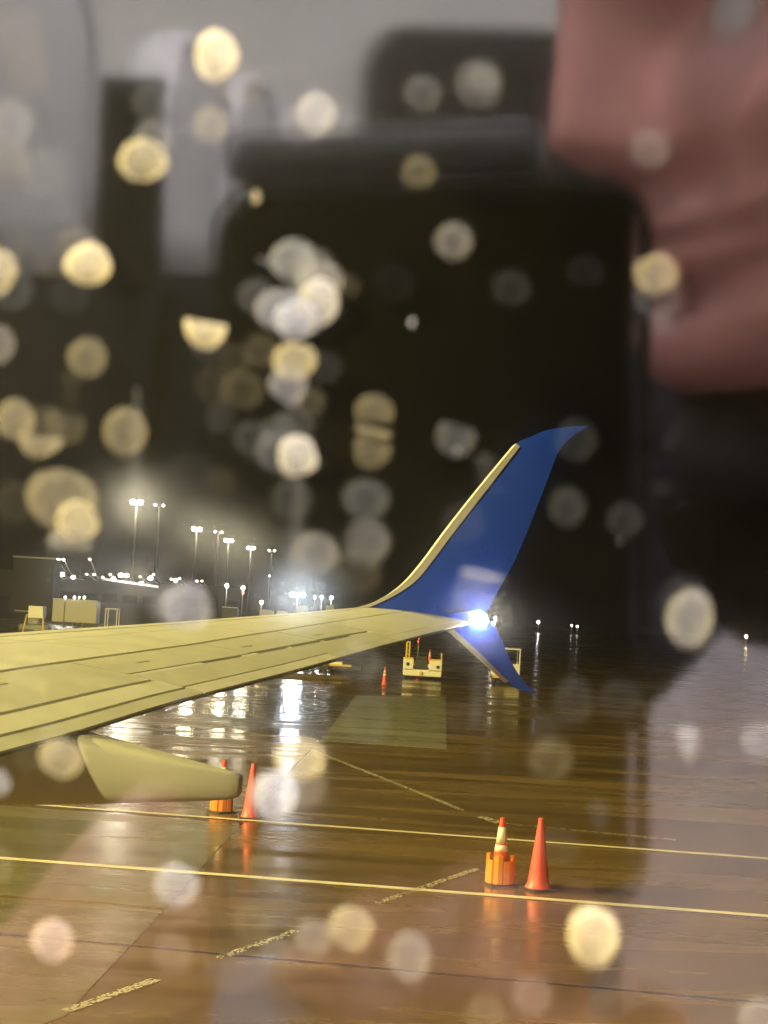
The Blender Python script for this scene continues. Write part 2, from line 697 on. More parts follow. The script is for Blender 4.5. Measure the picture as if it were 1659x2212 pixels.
# aileron with its slots: thin bridges between dark slots
wp('aileron', 10.47, 14.58, 0.808, 0.935, na=14, m=M_WING2)
for s0, s1 in ((10.46, 11.42), (12.06, 12.30), (12.86, 12.92), (13.50, 13.56), (14.12, 14.59)):
    wp('slot_bridge', s0, s1, 0.7865, 0.8065, th=0.018, nb=1, na=4, dz=-0.004, m=M_WING)
wp('trim_tab', 10.47, 13.0, 0.943, 1.0, th=0.012, m=M_WING, nb=3)
wp('trailing_edge_strip', 13.008, 14.58, 0.9365, 1.0, th=0.012, m=M_WING2, nb=3)
wp('tip_trailing_skin', 14.612, lambda u: s_end(u), 0.905, 1.0, th=0.012, nb=3, na=8)
# inboard flap in two slotted leaves
wp('flap', 5, 10.45, 0.868, 0.942, na=14, m=M_WING)
wp('aft_flap', 5, 10.44, 0.954, 1.0, th=0.014, na=14, nb=3, m=M_WING2)
for s in (9.3, 10.9, 12.4, 13.7):
    wp('access_plate', s, s + 0.16, 0.70, 0.712, th=0.004, dz=0.003, nb=1, na=2, m=mat('dull_plate', (0.34, 0.34, 0.30), 0.5))
# shiny rounded nose of the wing
bm = bmesh.new()
add_tube(bm, [wing_pt(5 + (s_end(0) - 5) * i / 20, 0.0, -0.03) for i in range(21)], [0.034] * 21, 8)
link('leading_edge_skin', fin(bm, 'leading_edge_skin', True), M_METAL, wing)


# winglet blades
def catmull(pts, n):
    pts = [np.array(p, float) for p in pts]
    P = [2 * pts[0] - pts[1]] + pts + [2 * pts[-1] - pts[-2]]
    out = []
    m = len(pts) - 1
    for q in range(n + 1):
        t = q / n * m
        i = min(int(t), m - 1)
        f = t - i
        a, b, c, d = P[i:i + 4]
        out.append(0.5 * ((2 * b) + (-a + c) * f + (2 * a - 5 * b + 4 * c - d) * f * f + (-a + 3 * b - 3 * c + d) * f ** 3))
    return out


TIPV = air(16.98, 0.445, 0) - air(16.38, 1.575, 0)


def blade_me(name, les, tes, p0, n, u0, u1, tmax, rows=30, grow=0.0):
    le, te = catmull(les, rows), catmull(tes, rows)
    nu = 10
    bm = bmesh.new()
    rings = []
    for i in range(rows + 1):
        a, b = on_plane(*le[i], p0, n), on_plane(*te[i], p0, n)
        w = min(1.0, (b - a).length / 0.9)
        ring = []
        us = [u0 + (u1 - u0) * k / nu for k in range(nu + 1)]
        tk = lambda u: tmax * w * (0.04 + 2.6 * (max(0, min(1, u)) ** 0.5) * (1 - max(0, min(1, u))) ** 0.9 * 0.55) + grow
        for u in us:
            ring.append(bm.verts.new(a + (b - a) * u + n * tk(u)))
        for u in us[::-1]:
            ring.append(bm.verts.new(a + (b - a) * u - n * tk(u)))
        rings.append(ring)
    k = len(rings[0])
    for i in range(rows):
        for j in range(k):
            bm.faces.new((rings[i][j], rings[i][(j + 1) % k], rings[i + 1][(j + 1) % k], rings[i + 1][j]))
    bm.faces.new(rings[0])
    bm.faces.new(rings[-1])
    return fin(bm, name, True)


def edge_split(o, ang=40):
    md = o.modifiers.new('sharp', 'EDGE_SPLIT')
    md.split_angle = math.radians(ang)


UPN = TIPV.cross(Vector((0, 0, 1)) + OUT * 0.22).normalized()
ROOT = air(16.66, 1.0, 3.66)
U_LE = [(770, 1314), (800, 1305), (840, 1285), (877, 1256), (917, 1209), (968, 1140), (1040, 1049), (1113, 961), (1147, 944), (1172, 932), (1204, 925), (1238, 921), (1268, 920)]
U_TE = [(1030, 1352), (1042, 1338), (1048, 1322), (1060, 1306), (1085, 1260), (1117, 1200), (1150, 1120), (1187, 1025), (1199, 992), (1212, 968), (1232, 946), (1252, 931), (1270, 921)]
winglet = link('winglet', blade_me('winglet', U_LE, U_TE, ROOT, UPN, 0, 1, 0.055), M_BLUE, airliner)
edge_split(winglet)
N_STRIP = 8
strip_le = U_LE[:N_STRIP]
strip_in = [(792, 1314), (820, 1302), (857, 1283), (896, 1255), (931, 1213), (978, 1150), (1050, 1057), (1119, 967)]
sl = link('leading_edge_strip', blade_me('leading_edge_strip', [(x - 1.5, y - 1) for x, y in strip_le], strip_in, ROOT, UPN, 0, 1, 0.0, grow=0.045), M_METAL, winglet)
edge_split(sl)
DNN = TIPV.cross(Vector((0, 0, -1)) + OUT * 0.30).normalized()
D_LE = [(938, 1330), (964, 1358), (1008, 1398), (1090, 1472), (1113, 1486), (1140, 1494), (1166, 1499)]
D_TE = [(1040, 1316), (1052, 1332), (1077, 1369), (1098, 1416), (1118, 1453), (1140, 1481), (1168, 1500)]
DROOT = air(16.7, 0.9, 3.60)
lower = link('ventral_winglet', blade_me('ventral_winglet', D_LE, D_TE, DROOT, DNN, 0, 1, 0.04), M_BLUE, airliner)
edge_split(lower)
ls = link('leading_edge_strip', blade_me('ventral_strip', [(x - 1, y + 1) for x, y in D_LE[:4]], [(957, 1332), (980, 1359), (1021, 1397), (1096, 1470)], DROOT, DNN, 0, 1, 0.0, grow=0.035), M_METAL, lower)
edge_split(ls)

# wing tip light
tipp = air(16.93, 0.40, 3.64)
tl_house = link('tip_light_housing', tube_me('tip_light_housing', [tipp + NOSE * 0.16, tipp + NOSE * 0.05, tipp - NOSE * 0.02], [0.03, 0.055, 0.05], 12), M_WING, airliner)
bm = bmesh.new()
bmesh.ops.create_uvsphere(bm, u_segments=16, v_segments=10, radius=0.085, matrix=Matrix.Translation(tipp - NOSE * 0.04))
link('tip_light_lens', fin(bm, 'tip_light_lens', True), lamp_mat('tip_light_white', (1, 0.93, 0.75), 110), tl_house)
light('tip_lamp', 'POINT', tipp - NOSE * 0.10 - OUT * 0.11, 3, (1, 0.95, 0.85), 0.05, airliner)


# flap track fairing: canoe-shaped pod under the trailing edge
def fairing():
    sF = 8.95
    p0 = air(sF, 0, 0)
    xs = [-330, -200, -80, 40, 120, 167, 230, 290, 345, 400, 450, 495, 516, 521]
    top = [1600, 1590, 1585, 1580, 1578, 1579, 1596, 1612, 1627, 1642, 1655, 1667, 1672, 1677]
    bot = [1715, 1728, 1735, 1737, 1737, 1736, 1735, 1733, 1731, 1730, 1729, 1727, 1722, 1716]
    hw = [0.17, 0.19, 0.20, 0.20, 0.20, 0.195, 0.185, 0.175, 0.165, 0.15, 0.125, 0.085, 0.06, 0.045]
    bm = bmesh.new()
    rings = []
    n = 20
    for x, t, b, w in zip(xs, top, bot, hw):
        a, c = on_plane(x, t, p0, OUT), on_plane(x, b, p0, OUT)
        mid, hh = (a + c) * 0.5, (a.z - c.z) * 0.5
        ring = []
        for k in range(n):
            q = 2 * math.pi * k / n
            cx, cz = math.cos(q), math.sin(q)
            ex = 0.38
            X = math.copysign(abs(cx) ** ex, cx) * w
            Z = math.copysign(abs(cz) ** ex, cz) * hh
            if Z < 0:
                X *= 1 - 0.35 * (-Z / hh) ** 2
            ring.append(bm.verts.new(mid + OUT * X + Vector((0, 0, Z))))
        rings.append(ring)
    for i in range(len(rings) - 1):
        for k in range(n):
            bm.faces.new((rings[i][k], rings[i][(k + 1) % n], rings[i + 1][(k + 1) % n], rings[i + 1][k]))
    bm.faces.new(rings[0])
    bm.faces.new(rings[-1])
    return fin(bm, 'flap_track_fairing', True)


edge_split(link('flap_track_fairing', fairing(), M_FAIR, airliner), 45)

# fuselage side with the window, seen only from inside
M_LINING = mat('cabin_lining_white', (0.74, 0.73, 0.70), 0.55, var=0.03, scale=3)
FLOOR_Z, CEIL_Z = 2.68, 4.78


def rrect(w, h, r, n=6):
    pts = []
    for cx, cy, a0 in ((w / 2 - r, h / 2 - r, 0), (-w / 2 + r, h / 2 - r, 90), (-w / 2 + r, -h / 2 + r, 180), (w / 2 - r, -h / 2 + r, 270)):
        for k in range(n + 1):
            a = math.radians(a0 + 90 * k / n)
            pts.append((cx + r * math.cos(a), cy + r * math.sin(a)))
    return pts


PU = (Vector((0, 0, 1)) - PN * PN.z).normalized()      # up along the leaning side wall
PC = NOSE                                              # forward along the wall


def wall_side():
    bm = bmesh.new()
    for c0 in (-2.5, -2.0, -1.5, -1.0, -0.5, 0.0, 0.5, 1.0, 1.5, 2.0, 2.5):
        for off in (0.10, 0.163):
            hole = [(c0 + a, b) for a, b in rrect(0.27, 0.37, 0.10)]
            outer = []
            for a, b in rrect(0.27, 0.37, 0.10):
                k = min(0.25 / max(abs(a), 1e-6), 0.5 / max(abs(b), 1e-6))
                X, Y = a * k, b * k
                outer.append((c0 + X, Y * (1.0 if Y < 0 else 1.0)))
            ph = [bm.verts.new(C + PN * off + PC * a + PU * b) for a, b in hole]
            po = [bm.verts.new(C + PN * off + PC * a + PU * b) for a, b in outer]
            n = len(ph)
            for k in range(n):
                bm.faces.new((ph[k], ph[(k + 1) % n], po[(k + 1) % n], po[k]))
            if off == 0.10:
                keep = ph
            else:
                for k in range(n):
                    bm.faces.new((keep[k], keep[(k + 1) % n], ph[(k + 1) % n], ph[k]))
        # below and above the window band
        for b0, b1 in ((-0.95, -0.5), (0.5, 1.25)):
            for off in (0.10, 0.163):
                q = [bm.verts.new(C + PN * off + PC * (c0 + a) + PU * b) for a, b in ((-0.25, b0), (0.25, b0), (0.25, b1), (-0.25, b1))]
                bm.faces.new(q)
    return fin(bm, 'fuselage_side')


fus = link('fuselage_side', wall_side(), M_LINING, airliner)
bm = bmesh.new()
shape = rrect(0.262, 0.362, 0.098, 8)
lo = [bm.verts.new(PC * a + PU * b) for a, b in shape]
hi = [bm.verts.new(PC * a + PU * b + PN * 0.006) for a, b in shape]
bm.faces.new(lo)
bm.faces.new(hi)
for k in range(len(lo)):
    bm.faces.new((lo[k], lo[(k + 1) % len(lo)], hi[(k + 1) % len(lo)], hi[k]))
pane = link('window_pane', fin(bm, 'window_pane'), pane_mat(), fus)
pane.location = P0
pane['label'] = 'clear window pane wet with rain and reflecting the lit cabin'

struct('cabin_floor', pyd('cabin_floor', [air(0.2, -2.75, FLOOR_Z), air(0.2, 2.75, FLOOR_Z), air(-3.45, 2.75, FLOOR_Z), air(-3.45, -2.75, FLOOR_Z)], [(0, 1, 2, 3)]), mat('cabin_carpet', (0.004, 0.004, 0.006), 0.9, spec=0.02))


def ceiling_me():
    vs, fs = [], []
    prof = [(0.02, 4.72), (-0.25, 4.66), (-0.75, 4.60), (-0.95, 4.85), (-1.65, 4.95), (-2.35, 4.85), (-2.55, 4.60), (-3.05, 4.66), (-3.40, 4.72)]
    for s, z in prof:
        vs += [air(s, -2.75, z), air(s, 2.75, z)]
    for i in range(len(prof) - 1):
        fs.append((2 * i, 2 * i + 1, 2 * i + 3, 2 * i + 2))
    return pyd('cabin_ceiling', vs, fs)


struct('cabin_ceiling', ceiling_me(), M_LINING)
struct('cabin_wall', pyd('cabin_wall', [air(-3.36, -2.75, FLOOR_Z), air(-3.36, 2.75, FLOOR_Z), air(-3.40, 2.75, 4.74), air(-3.40, -2.75, 4.74)], [(0, 1, 2, 3)]), M_LINING)
struct('cabin_dado', pyd('cabin_dado', [air(-3.33, -2.74, FLOOR_Z), air(-3.33, 2.74, FLOOR_Z), air(-3.34, 2.74, 3.80), air(-3.34, -2.74, 3.80)], [(0, 1, 2, 3)]), mat('dado_dark_grey', (0.008, 0.008, 0.009), 0.8, spec=0.05))
for c0 in (-2.74, 2.74):
    struct('cabin_bulkhead', pyd('cabin_bulkhead', [air(0.2, c0, FLOOR_Z), air(-3.4, c0, FLOOR_Z), air(-3.4, c0, 4.95), air(0.2, c0, 4.95)], [(0, 1, 2, 3)]), M_LINING)
# ------------------------------------------------------------------ cabin lighting: one strip lamp over the aisle
strip_l = thing('cabin_ceiling_lamp', 'white strip lamp along the cabin ceiling over the aisle', 'lamp', air(-1.65, 0, 4.90))
strip_l.rotation_euler = (0, 0, -math.atan2(NOSE.x, NOSE.y))
link('housing', box_me('housing', (0, 0, 0.012), (0.5, 5.2, 0.02)), M_LINING, strip_l)
link('diffuser', box_me('diffuser', (0, 0, -0.012), (0.46, 5.1, 0.024)), lamp_mat('cabin_lamp_glow', (1.0, 0.94, 0.95), 16.0), strip_l)
la = light('cabin_lamp', 'AREA', (0, 0, -0.05), 1150, (1.0, 0.93, 0.95), parent=strip_l)
la.data.shape = 'RECTANGLE'
la.data.size, la.data.size_y = 0.46, 5.0

wl = thing('fill_strip_lamp', 'added narrow white fill lamp along the cabin wall above the windows', 'lamp', air(-0.16, 0.75, 4.44))  # added strip, fills the window-facing side of face and hands
wl.rotation_euler = (0, 0, -math.atan2(NOSE.x, NOSE.y))
link('housing', box_me('housing', (0.0, 0, 0.022), (0.10, 1.5, 0.03)), M_LINING, wl)
link('diffuser', box_me('diffuser', (0, 0, 0.0), (0.07, 1.4, 0.012)), lamp_mat('fill_lamp_glow', (1.0, 0.93, 0.94), 16.0), wl)
lb = light('fill_lamp', 'AREA', (0, 0, -0.02), 90, (1.0, 0.92, 0.95), parent=wl)
lb.data.shape = 'RECTANGLE'
lb.data.size, lb.data.size_y = 0.07, 1.4

# ------------------------------------------------------------------ apron lights out of frame
M_STEEL = mat('galvanised_steel', (0.42, 0.42, 0.40), 0.45, metal=0.6)
M_LAMPY = lamp_mat('flood_warm', (1.0, 0.88, 0.55), 300)
M_LAMPW = lamp_mat('flood_white', (1.0, 0.97, 0.90), 200)
M_LAMPB = lamp_mat('flood_cool', (0.86, 0.95, 1.0), 600)
M_LAMPO = lamp_mat('lamp_amber', (1.0, 0.72, 0.36), 60)
M_LAMPR = lamp_mat('lamp_red', (1.0, 0.05, 0.03), 40)
M_LAMPF = lamp_mat('lamp_far_white', (1.0, 0.95, 0.82), 60)

# key flood on a mast by the terminal, left of the frame
FLOOD = Vector((-62, 16.0, 34))
fm = thing('floodlight_mast', 'tall apron floodlight mast by the terminal beyond the wing root', 'floodlight', (FLOOD.x, FLOOD.y, 0), group='apron floodlight masts')
link('pole', tube_me('pole', [(0, 0, 0), (0, 0, FLOOD.z)], [0.22, 0.12], 10), M_STEEL, fm)
link('lamp_head', box_me('lamp_head', (-0.3, 0, FLOOD.z + 0.3), (0.5, 2.6, 0.5)), M_STEEL, fm)
FLOOD_FILL = Vector((-24, -20, 23))  # unseen second flood, added as fill for the camera-facing sides
fb = thing('floodlight_mast', 'added unseen fill floodlight mast on the far side of the fuselage', 'floodlight', (FLOOD_FILL.x, FLOOD_FILL.y, 0), group='apron floodlight masts')
link('pole', tube_me('pole', [(0, 0, 0), (0, 0, FLOOD_FILL.z)], [0.22, 0.12], 10), M_STEEL, fb)
link('lamp_head', box_me('lamp_head', (-0.3, -0.3, FLOOD_FILL.z + 0.3), (1.8, 1.8, 0.5)), M_STEEL, fb)
light('flood_lamp', 'SPOT', (0.6, 0.6, FLOOD_FILL.z - 0.2), 100000, (1.0, 0.82, 0.33), 0.5, fb, aim=(0.6, 1, -0.55), cone=math.radians(150))
light('flood_lamp', 'SPOT', (0.6, 0, FLOOD.z), 640000, (1.0, 0.81, 0.25), 0.5, fm, aim=(1, 0.25, -0.55), cone=math.radians(150))


# masts in view: a receding row beyond the wing
def mast(px, py, h, label, energy, n_lamps=4, width=3.0, size=0.55):
    d = ray(px, py)
    hor = math.hypot(d.x, d.y)
    D = (h - EYE) / (d.z / hor)
    p = at(px, py, D)
    rz = math.atan2(p.x, p.y)
    t = thing('floodlight_mast', label, 'floodlight', (p.x, p.y, 0), -rz, group='apron floodlight masts')
    link('pole', tube_me('pole', [(0, 0, 0), (0, 0, h * 0.5), (0, 0, h)], [0.42, 0.32, 0.22], 10), M_STEEL, t)
    bm = bmesh.new()
    add_box(bm, (0, 0, h + 0.1), (width, 0.25, 0.25))
    add_box(bm, (0, 0.1, h + 0.7), (width * 0.9, 0.5, 0.12))
    link('crossbar', fin(bm, 'crossbar'), M_STEEL, t)
    for k in range(n_lamps):
        x = (k / (n_lamps - 1) - 0.5) * width * 0.9
        hd = link('lamp_head', box_me('lamp_head', (x, -0.05, h + 0.45), (size * 1.15, 0.3, size * 1.1), bev=0.04), M_STEEL, t)
        lens = lathe_me('lens', [(size * 0.5, 0), (size * 0.42, 0.06), (size * 0.2, 0.11)], 12)
        lens.transform(Matrix.Translation((x, -0.205, h + 0.42)) @ Matrix.Rotation(math.radians(105), 4, 'X'))
        link('lens', lens, M_LAMPY, hd)
    if energy:
        light('mast_lamp', 'SPOT', (0, -0.9, h + 0.3), energy, (1.0, 0.90, 0.66), 0.6, t, aim=(0, -D, EYE + 3 - h), cone=math.radians(90))
    return t


mast(295, 1090, 25, 'tallest floodlight mast, nearest of the row beyond the wing', 11000, n_lamps=2, width=1.7, size=1.15)
mast(425, 1147, 25, 'second floodlight mast in the row receding behind the wing', 6000, n_lamps=2, width=1.8, size=1.2)
mast(494, 1171, 25, 'third floodlight mast in the row receding behind the wing', 5000, n_lamps=2, width=1.8, size=1.2)
mast(542, 1187, 25, 'fourth and lowest looking floodlight mast of the row', 5000, n_lamps=2, width=1.8, size=1.2)
for px, py, h, lab in ((472, 1152, 27, 'small distant mast right of the second mast'), (344, 1095, 30, 'faint mast right of the tallest mast'), (587, 1192, 27, 'small mast right of the fourth mast')):
    mast(px, py, h, lab, 0, 2, 2.4, 0.42)

# cool white light tower on a trailer, brightest lamp over the wing
D = 200
p = at(643, 1286, D)
lt = thing('light_tower', 'dazzling cool white light tower standing behind the wing', 'light tower', (p.x, p.y, 0), -math.atan2(p.x, p.y))
bm = bmesh.new()
add_box(bm, (0, 0, 0.9), (2.2, 1.4, 1.0), bev=0.05)
add_box(bm, (1.5, 0, 0.45), (1.0, 0.12, 0.12))
link('trailer', fin(bm, 'trailer'), mat('white_vehicle_paint', (0.84, 0.82, 0.74), 0.35, var=0.06), lt)
for x in (-0.7, 0.7):
    w = lathe_me('wheel', [(0.1, -0.1), (0.36, -0.1), (0.38, 0), (0.36, 0.1), (0.1, 0.1)], 16)
    w.transform(Matrix.Translation((x, -0.75, 0.38)) @ Matrix.Rotation(math.radians(90), 4, 'X'))
    link('wheel', w, mat('tyre_rubber', (0.02, 0.02, 0.02), 0.8), lt)
link('pole', tube_me('pole', [(0, 0, 1.4), (0, 0, p.z + 0.2)], [0.08, 0.05], 8), M_STEEL, lt)
for x in (-0.75, -0.25, 0.25, 0.75):
    hd = link('lamp_head', box_me('lamp_head', (x, 0.0, p.z + 0.05), (0.44, 0.22, 0.42), bev=0.03), M_STEEL, lt)
    link('lens', box_me('lens', (x, -0.125, p.z + 0.05), (0.38, 0.03, 0.36)), M_LAMPB, hd)
light('tower_lamp', 'SPOT', (0, -0.5, p.z), 4500, (0.80, 0.90, 1.0), 0.4, lt, aim=(0, -p.length, EYE + 1.2 - p.z), cone=math.radians(60))

# small lamps on low poles
def lamp_post(px, py, D, label, m, r=0.16, cat='lamp', grp='small far lamps along the field'):
    p = at(px, py, D)
    t = thing('lamp_post', label, cat, (p.x, p.y, 0), -math.atan2(p.x, p.y), group=grp)
    k = D / 200
    link('pole', tube_me('pole', [(0, 0, 0), (0, 0, max(0.05, p.z))], 0.05 * k + 0.02, 6), M_STEEL, t)
    link('lamp_hood', box_me('lamp_hood', (0, 0.02, p.z + r * 1.15), (r * 2.2, r * 1.6, r * 0.3)), M_STEEL, t)
    l = lathe_me('lens', [(r * 0.4, -r), (r * 0.9, -r * 0.5), (r, 0), (r * 0.8, r * 0.6), (r * 0.3, r)], 12)
    l.transform(Matrix.Translation((0, -0.02, p.z)))
    link('lens', l, m, t)


for q in [(695, 1290, 230, 'white lamp just right of the dazzling light tower', M_LAMPW, 0.20), (716, 1291, 230, 'white lamp second right of the dazzling light tower', M_LAMPW, 0.20), (680, 1290, 250, 'small lamp close beside the dazzling light tower', M_LAMPF, 0.16),
          (490, 1265, 240, 'white lamp below the third floodlight mast', M_LAMPW, 0.26), (525, 1270, 240, 'white lamp above the red lamp', M_LAMPW, 0.26), (525, 1280, 230, 'red lamp hanging below a white one', M_LAMPR, 0.18),
          (565, 1301, 200, 'pale lamp low above the wing near the light tower', M_LAMPO, 0.22), (582, 1244, 420, 'tiny lamp alone in the dark sky under the mast row', M_LAMPF, 0.14),
          (905, 1377, 140, 'red lamp glowing under the wing tip above the tug', M_LAMPR, 0.10), (904, 1386, 142, 'dimmer red lamp under the wing tip lamp', M_LAMPR, 0.06),
          (1163, 1344, 900, 'bright far white lamp on the horizon beyond the winglet', M_LAMPW, 0.62), (1235, 1351, 900, 'faint far lamp, left one of a horizon pair', M_LAMPF, 0.4), (1247, 1353, 900, 'faint far lamp, right one of a horizon pair', M_LAMPF, 0.42),
          (1612, 1375, 700, 'lone far lamp near the right end of the horizon', M_LAMPO, 0.6), (1070, 1335, 150, 'lamp glimpsed just behind the winglet root', M_LAMPF, 0.11), (1066, 1346, 150, 'lamp glimpsed below another behind the winglet root', M_LAMPF, 0.12)]:
    lamp_post(*q)

# ------------------------------------------------------------------ terminal at the left
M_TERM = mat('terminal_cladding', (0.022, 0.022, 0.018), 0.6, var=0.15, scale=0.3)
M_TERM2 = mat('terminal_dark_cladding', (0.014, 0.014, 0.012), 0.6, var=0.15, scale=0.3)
M_TRIM = mat('roof_trim_white', (0.72, 0.70, 0.62), 0.4)
D = 265
pa, pb = at(-120, 1245, D), at(520, 1262, D)
tt = thing('terminal', 'long dark terminal building with a row of bright lamps on its roof', 'building', ((pa.x + pb.x) / 2, D, 0), 0)
Lw = pb.x - pa.x
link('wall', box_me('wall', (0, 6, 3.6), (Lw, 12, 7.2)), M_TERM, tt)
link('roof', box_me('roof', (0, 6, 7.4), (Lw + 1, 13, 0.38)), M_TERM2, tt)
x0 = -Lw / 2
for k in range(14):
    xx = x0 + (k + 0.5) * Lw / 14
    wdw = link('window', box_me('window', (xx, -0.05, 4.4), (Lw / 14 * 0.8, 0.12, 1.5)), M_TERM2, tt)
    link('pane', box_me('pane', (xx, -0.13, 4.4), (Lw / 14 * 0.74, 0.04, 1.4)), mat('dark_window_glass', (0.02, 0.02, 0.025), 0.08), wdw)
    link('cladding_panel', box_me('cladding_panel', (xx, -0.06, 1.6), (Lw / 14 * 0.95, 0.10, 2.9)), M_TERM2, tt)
pe, pf = at(224, 1251, D - 6), at(342, 1268, D - 6)
canopy = link('canopy', tube_me('canopy', [pe - tt.location, pf - tt.location], 0.22, 6), M_TRIM, tt)
for px, py, r, m in ((126, 1209, 0.30, M_LAMPY), (137, 1209, 0.22, M_LAMPY), (194, 1208, 0.18, M_LAMPF), (134, 1241, 0.50, M_LAMPW), (128, 1238, 0.2, M_LAMPO), (158, 1247, 0.40, M_LAMPW), (187, 1240, 0.16, M_LAMPF), (203, 1241, 0.22, M_LAMPO), (222, 1247, 0.2, M_LAMPF),
                     (238, 1241, 0.2, M_LAMPO), (245, 1250, 0.40, M_LAMPW), (261, 1243, 0.52, M_LAMPW), (274, 1243, 0.42, M_LAMPW), (306, 1259, 0.38, M_LAMPW), (303, 1246, 0.2, M_LAMPO), (325, 1249, 0.50, M_LAMPW), (332, 1241, 0.22, M_LAMPO), (379, 1254, 0.38, M_LAMPW), (370, 1251, 0.2, M_LAMPO), (388, 1249, 0.18, M_LAMPF), (425, 1255, 0.18, M_LAMPF), (436, 1255, 0.18, M_LAMPO)):
    r *= 0.75
    q = at(px, py, D - 8) - tt.location
    br = link('lamp_bracket', tube_me('lamp_bracket', [(q.x, q.y + 9, min(q.z, 7.3)), (q.x, q.y + 0.5, q.z), (q.x, q.y, q.z)], 0.07, 6), M_STEEL, tt)
    l = lathe_me('lens', [(r * 0.4, -r * 0.8), (r, -r * 0.3), (r, r * 0.3), (r * 0.4, r * 0.8)], 12)
    l.transform(Matrix.Translation(q))
    link('lens', l, m, br)

# tall dark jet bridge tower nearest the left edge
p = at(75, 1300, 175)
jb = thing('jet_bridge', 'dark jet bridge tower at the far left behind the wing', 'jet bridge', (p.x, p.y, 0), 0)
bm = bmesh.new()
add_box(bm, (0, 0, 5.0), (4.6, 4, 6.2), bev=0.1)
add_box(bm, (-6, 0, 5.2), (9, 3, 3.0), bev=0.1)
link('tunnel', fin(bm, 'tunnel'), M_TERM2, jb)
bm = bmesh.new()
add_box(bm, (0, 0.5, 1.0), (1.2, 1.2, 2.0))
add_box(bm, (0, 0, 0.4), (3.2, 0.9, 0.8), bev=0.2)
link('support_leg', fin(bm, 'support_leg'), M_STEEL, jb)
link('roof_edge', box_me('roof_edge', (0, -2.05, 8.1), (4.6, 0.12, 0.16)), M_TRIM, jb)
link('floor_edge', box_me('floor_edge', (-0.6, -2.1, 2.2), (2.2, 0.1, 0.12)), M_TRIM, jb)

# ------------------------------------------------------------------ vehicles
M_WV = MATS['white_vehicle_paint']
M_RUB = MATS['tyre_rubber']
M_DARK = mat('dark_vehicle_paint', (0.03, 0.03, 0.03), 0.45)
M_YV = mat('safety_yellow', (0.72, 0.50, 0.04), 0.4)


def wheel(t, x, y, r, w=0.2):
    m = lathe_me('wheel', [(r * 0.35, -w / 2), (r * 0.9, -w / 2), (r, -w * 0.3), (r, w * 0.3), (r * 0.9, w / 2), (r * 0.35, w / 2)], 18)
    m.transform(Matrix.Translation((x, y, r)) @ Matrix.Rotation(math.radians(90), 4, 'Y'))
    o = link('wheel', m, M_RUB, t)
    h = lathe_me('hub', [(r * 0.36, -w * 0.53), (r * 0.36, w * 0.53)], 12)
    h.transform(Matrix.Translation((x, y, r)) @ Matrix.Rotation(math.radians(90), 4, 'Y'))
    link('hub', h, M_STEEL, o)


# baggage tractor facing the camera
p = gp(911, 1468)
tug = thing('baggage_tractor', 'white baggage tractor with yellow post parked behind the wing tip', 'tractor', (p.x, p.y, 0), math.radians(-1.5))
bm = bmesh.new()
add_box(bm, (0, 0.9, 0.62), (2.36, 2.6, 0.72), bev=0.06)
add_box(bm, (-0.86, -0.1, 0.92), (0.64, 0.9, 0.62), bev=0.05)
add_box(bm, (0.80, -0.1, 0.90), (0.76, 0.9, 0.60), bev=0.05)
link('body', fin(bm, 'body'), M_WV, tug)
link('bumper', box_me('bumper', (0, -0.62, 0.36), (2.30, 0.14, 0.26), bev=0.03), M_WV, tug)
link('cowl', box_me('cowl', (-0.88, -0.12, 1.27), (0.62, 0.7, 0.10), bev=0.03), M_YV, tug)
link('cowl', box_me('cowl', (0.84, -0.12, 1.24), (0.72, 0.7, 0.09), bev=0.03), M_YV, tug)
bm = bmesh.new()
add_box(bm, (-0.08, 0.1, 1.02), (0.74, 0.5, 0.46), bev=0.05)
add_box(bm, (-0.08, 0.38, 1.25), (0.70, 0.12, 0.30), bev=0.05)
link('seat', fin(bm, 'seat'), M_DARK, tug)
bm = bmesh.new()
add_box(bm, (-1.02, 0.0, 1.75), (0.10, 0.10, 1.0))
add_box(bm, (-0.84, 0.0, 1.75), (0.08, 0.10, 1.0))
add_box(bm, (-0.93, 0.0, 2.24), (0.26, 0.12, 0.08))
for z in (1.5, 1.75, 2.0):
    add_box(bm, (-0.93, 0.0, z), (0.14, 0.06, 0.05))
link('post', fin(bm, 'post'), M_YV, tug)
bm = bmesh.new()
add_box(bm, (1.13, -0.1, 1.42), (0.08, 0.08, 0.55))
link('post', fin(bm, 'post'), M_YV, tug)
for x, z, r in ((-0.90, 0.92, 0.09), (0.94, 0.82, 0.09), (-0.52, 0.74, 0.06), (0.30, 0.74, 0.06)):
    h = lathe_me('headlight', [(r * 1.2, 0), (r, 0.05), (r * 0.4, 0.06)], 14)
    h.transform(Matrix.Translation((x, -0.56, z)) @ Matrix.Rotation(math.radians(90), 4, 'X'))
    link('headlight', h, M_DARK, tug)
link('grille', box_me('grille', (-0.09, -0.44, 0.88), (0.76, 0.08, 0.54), bev=0.02), M_DARK, tug)
link('front_panel', box_me('front_panel', (-0.05, -0.43, 0.52), (1.0, 0.06, 0.18)), M_WV, tug)
link('hitch', box_me('hitch', (-0.08, -0.72, 0.40), (0.18, 0.16, 0.18), bev=0.02), M_YV, tug)
for x in (-0.95, 0.95):
    wheel(tug, x, 0.1, 0.30, 0.26)
    wheel(tug, x, 1.8, 0.30, 0.26)

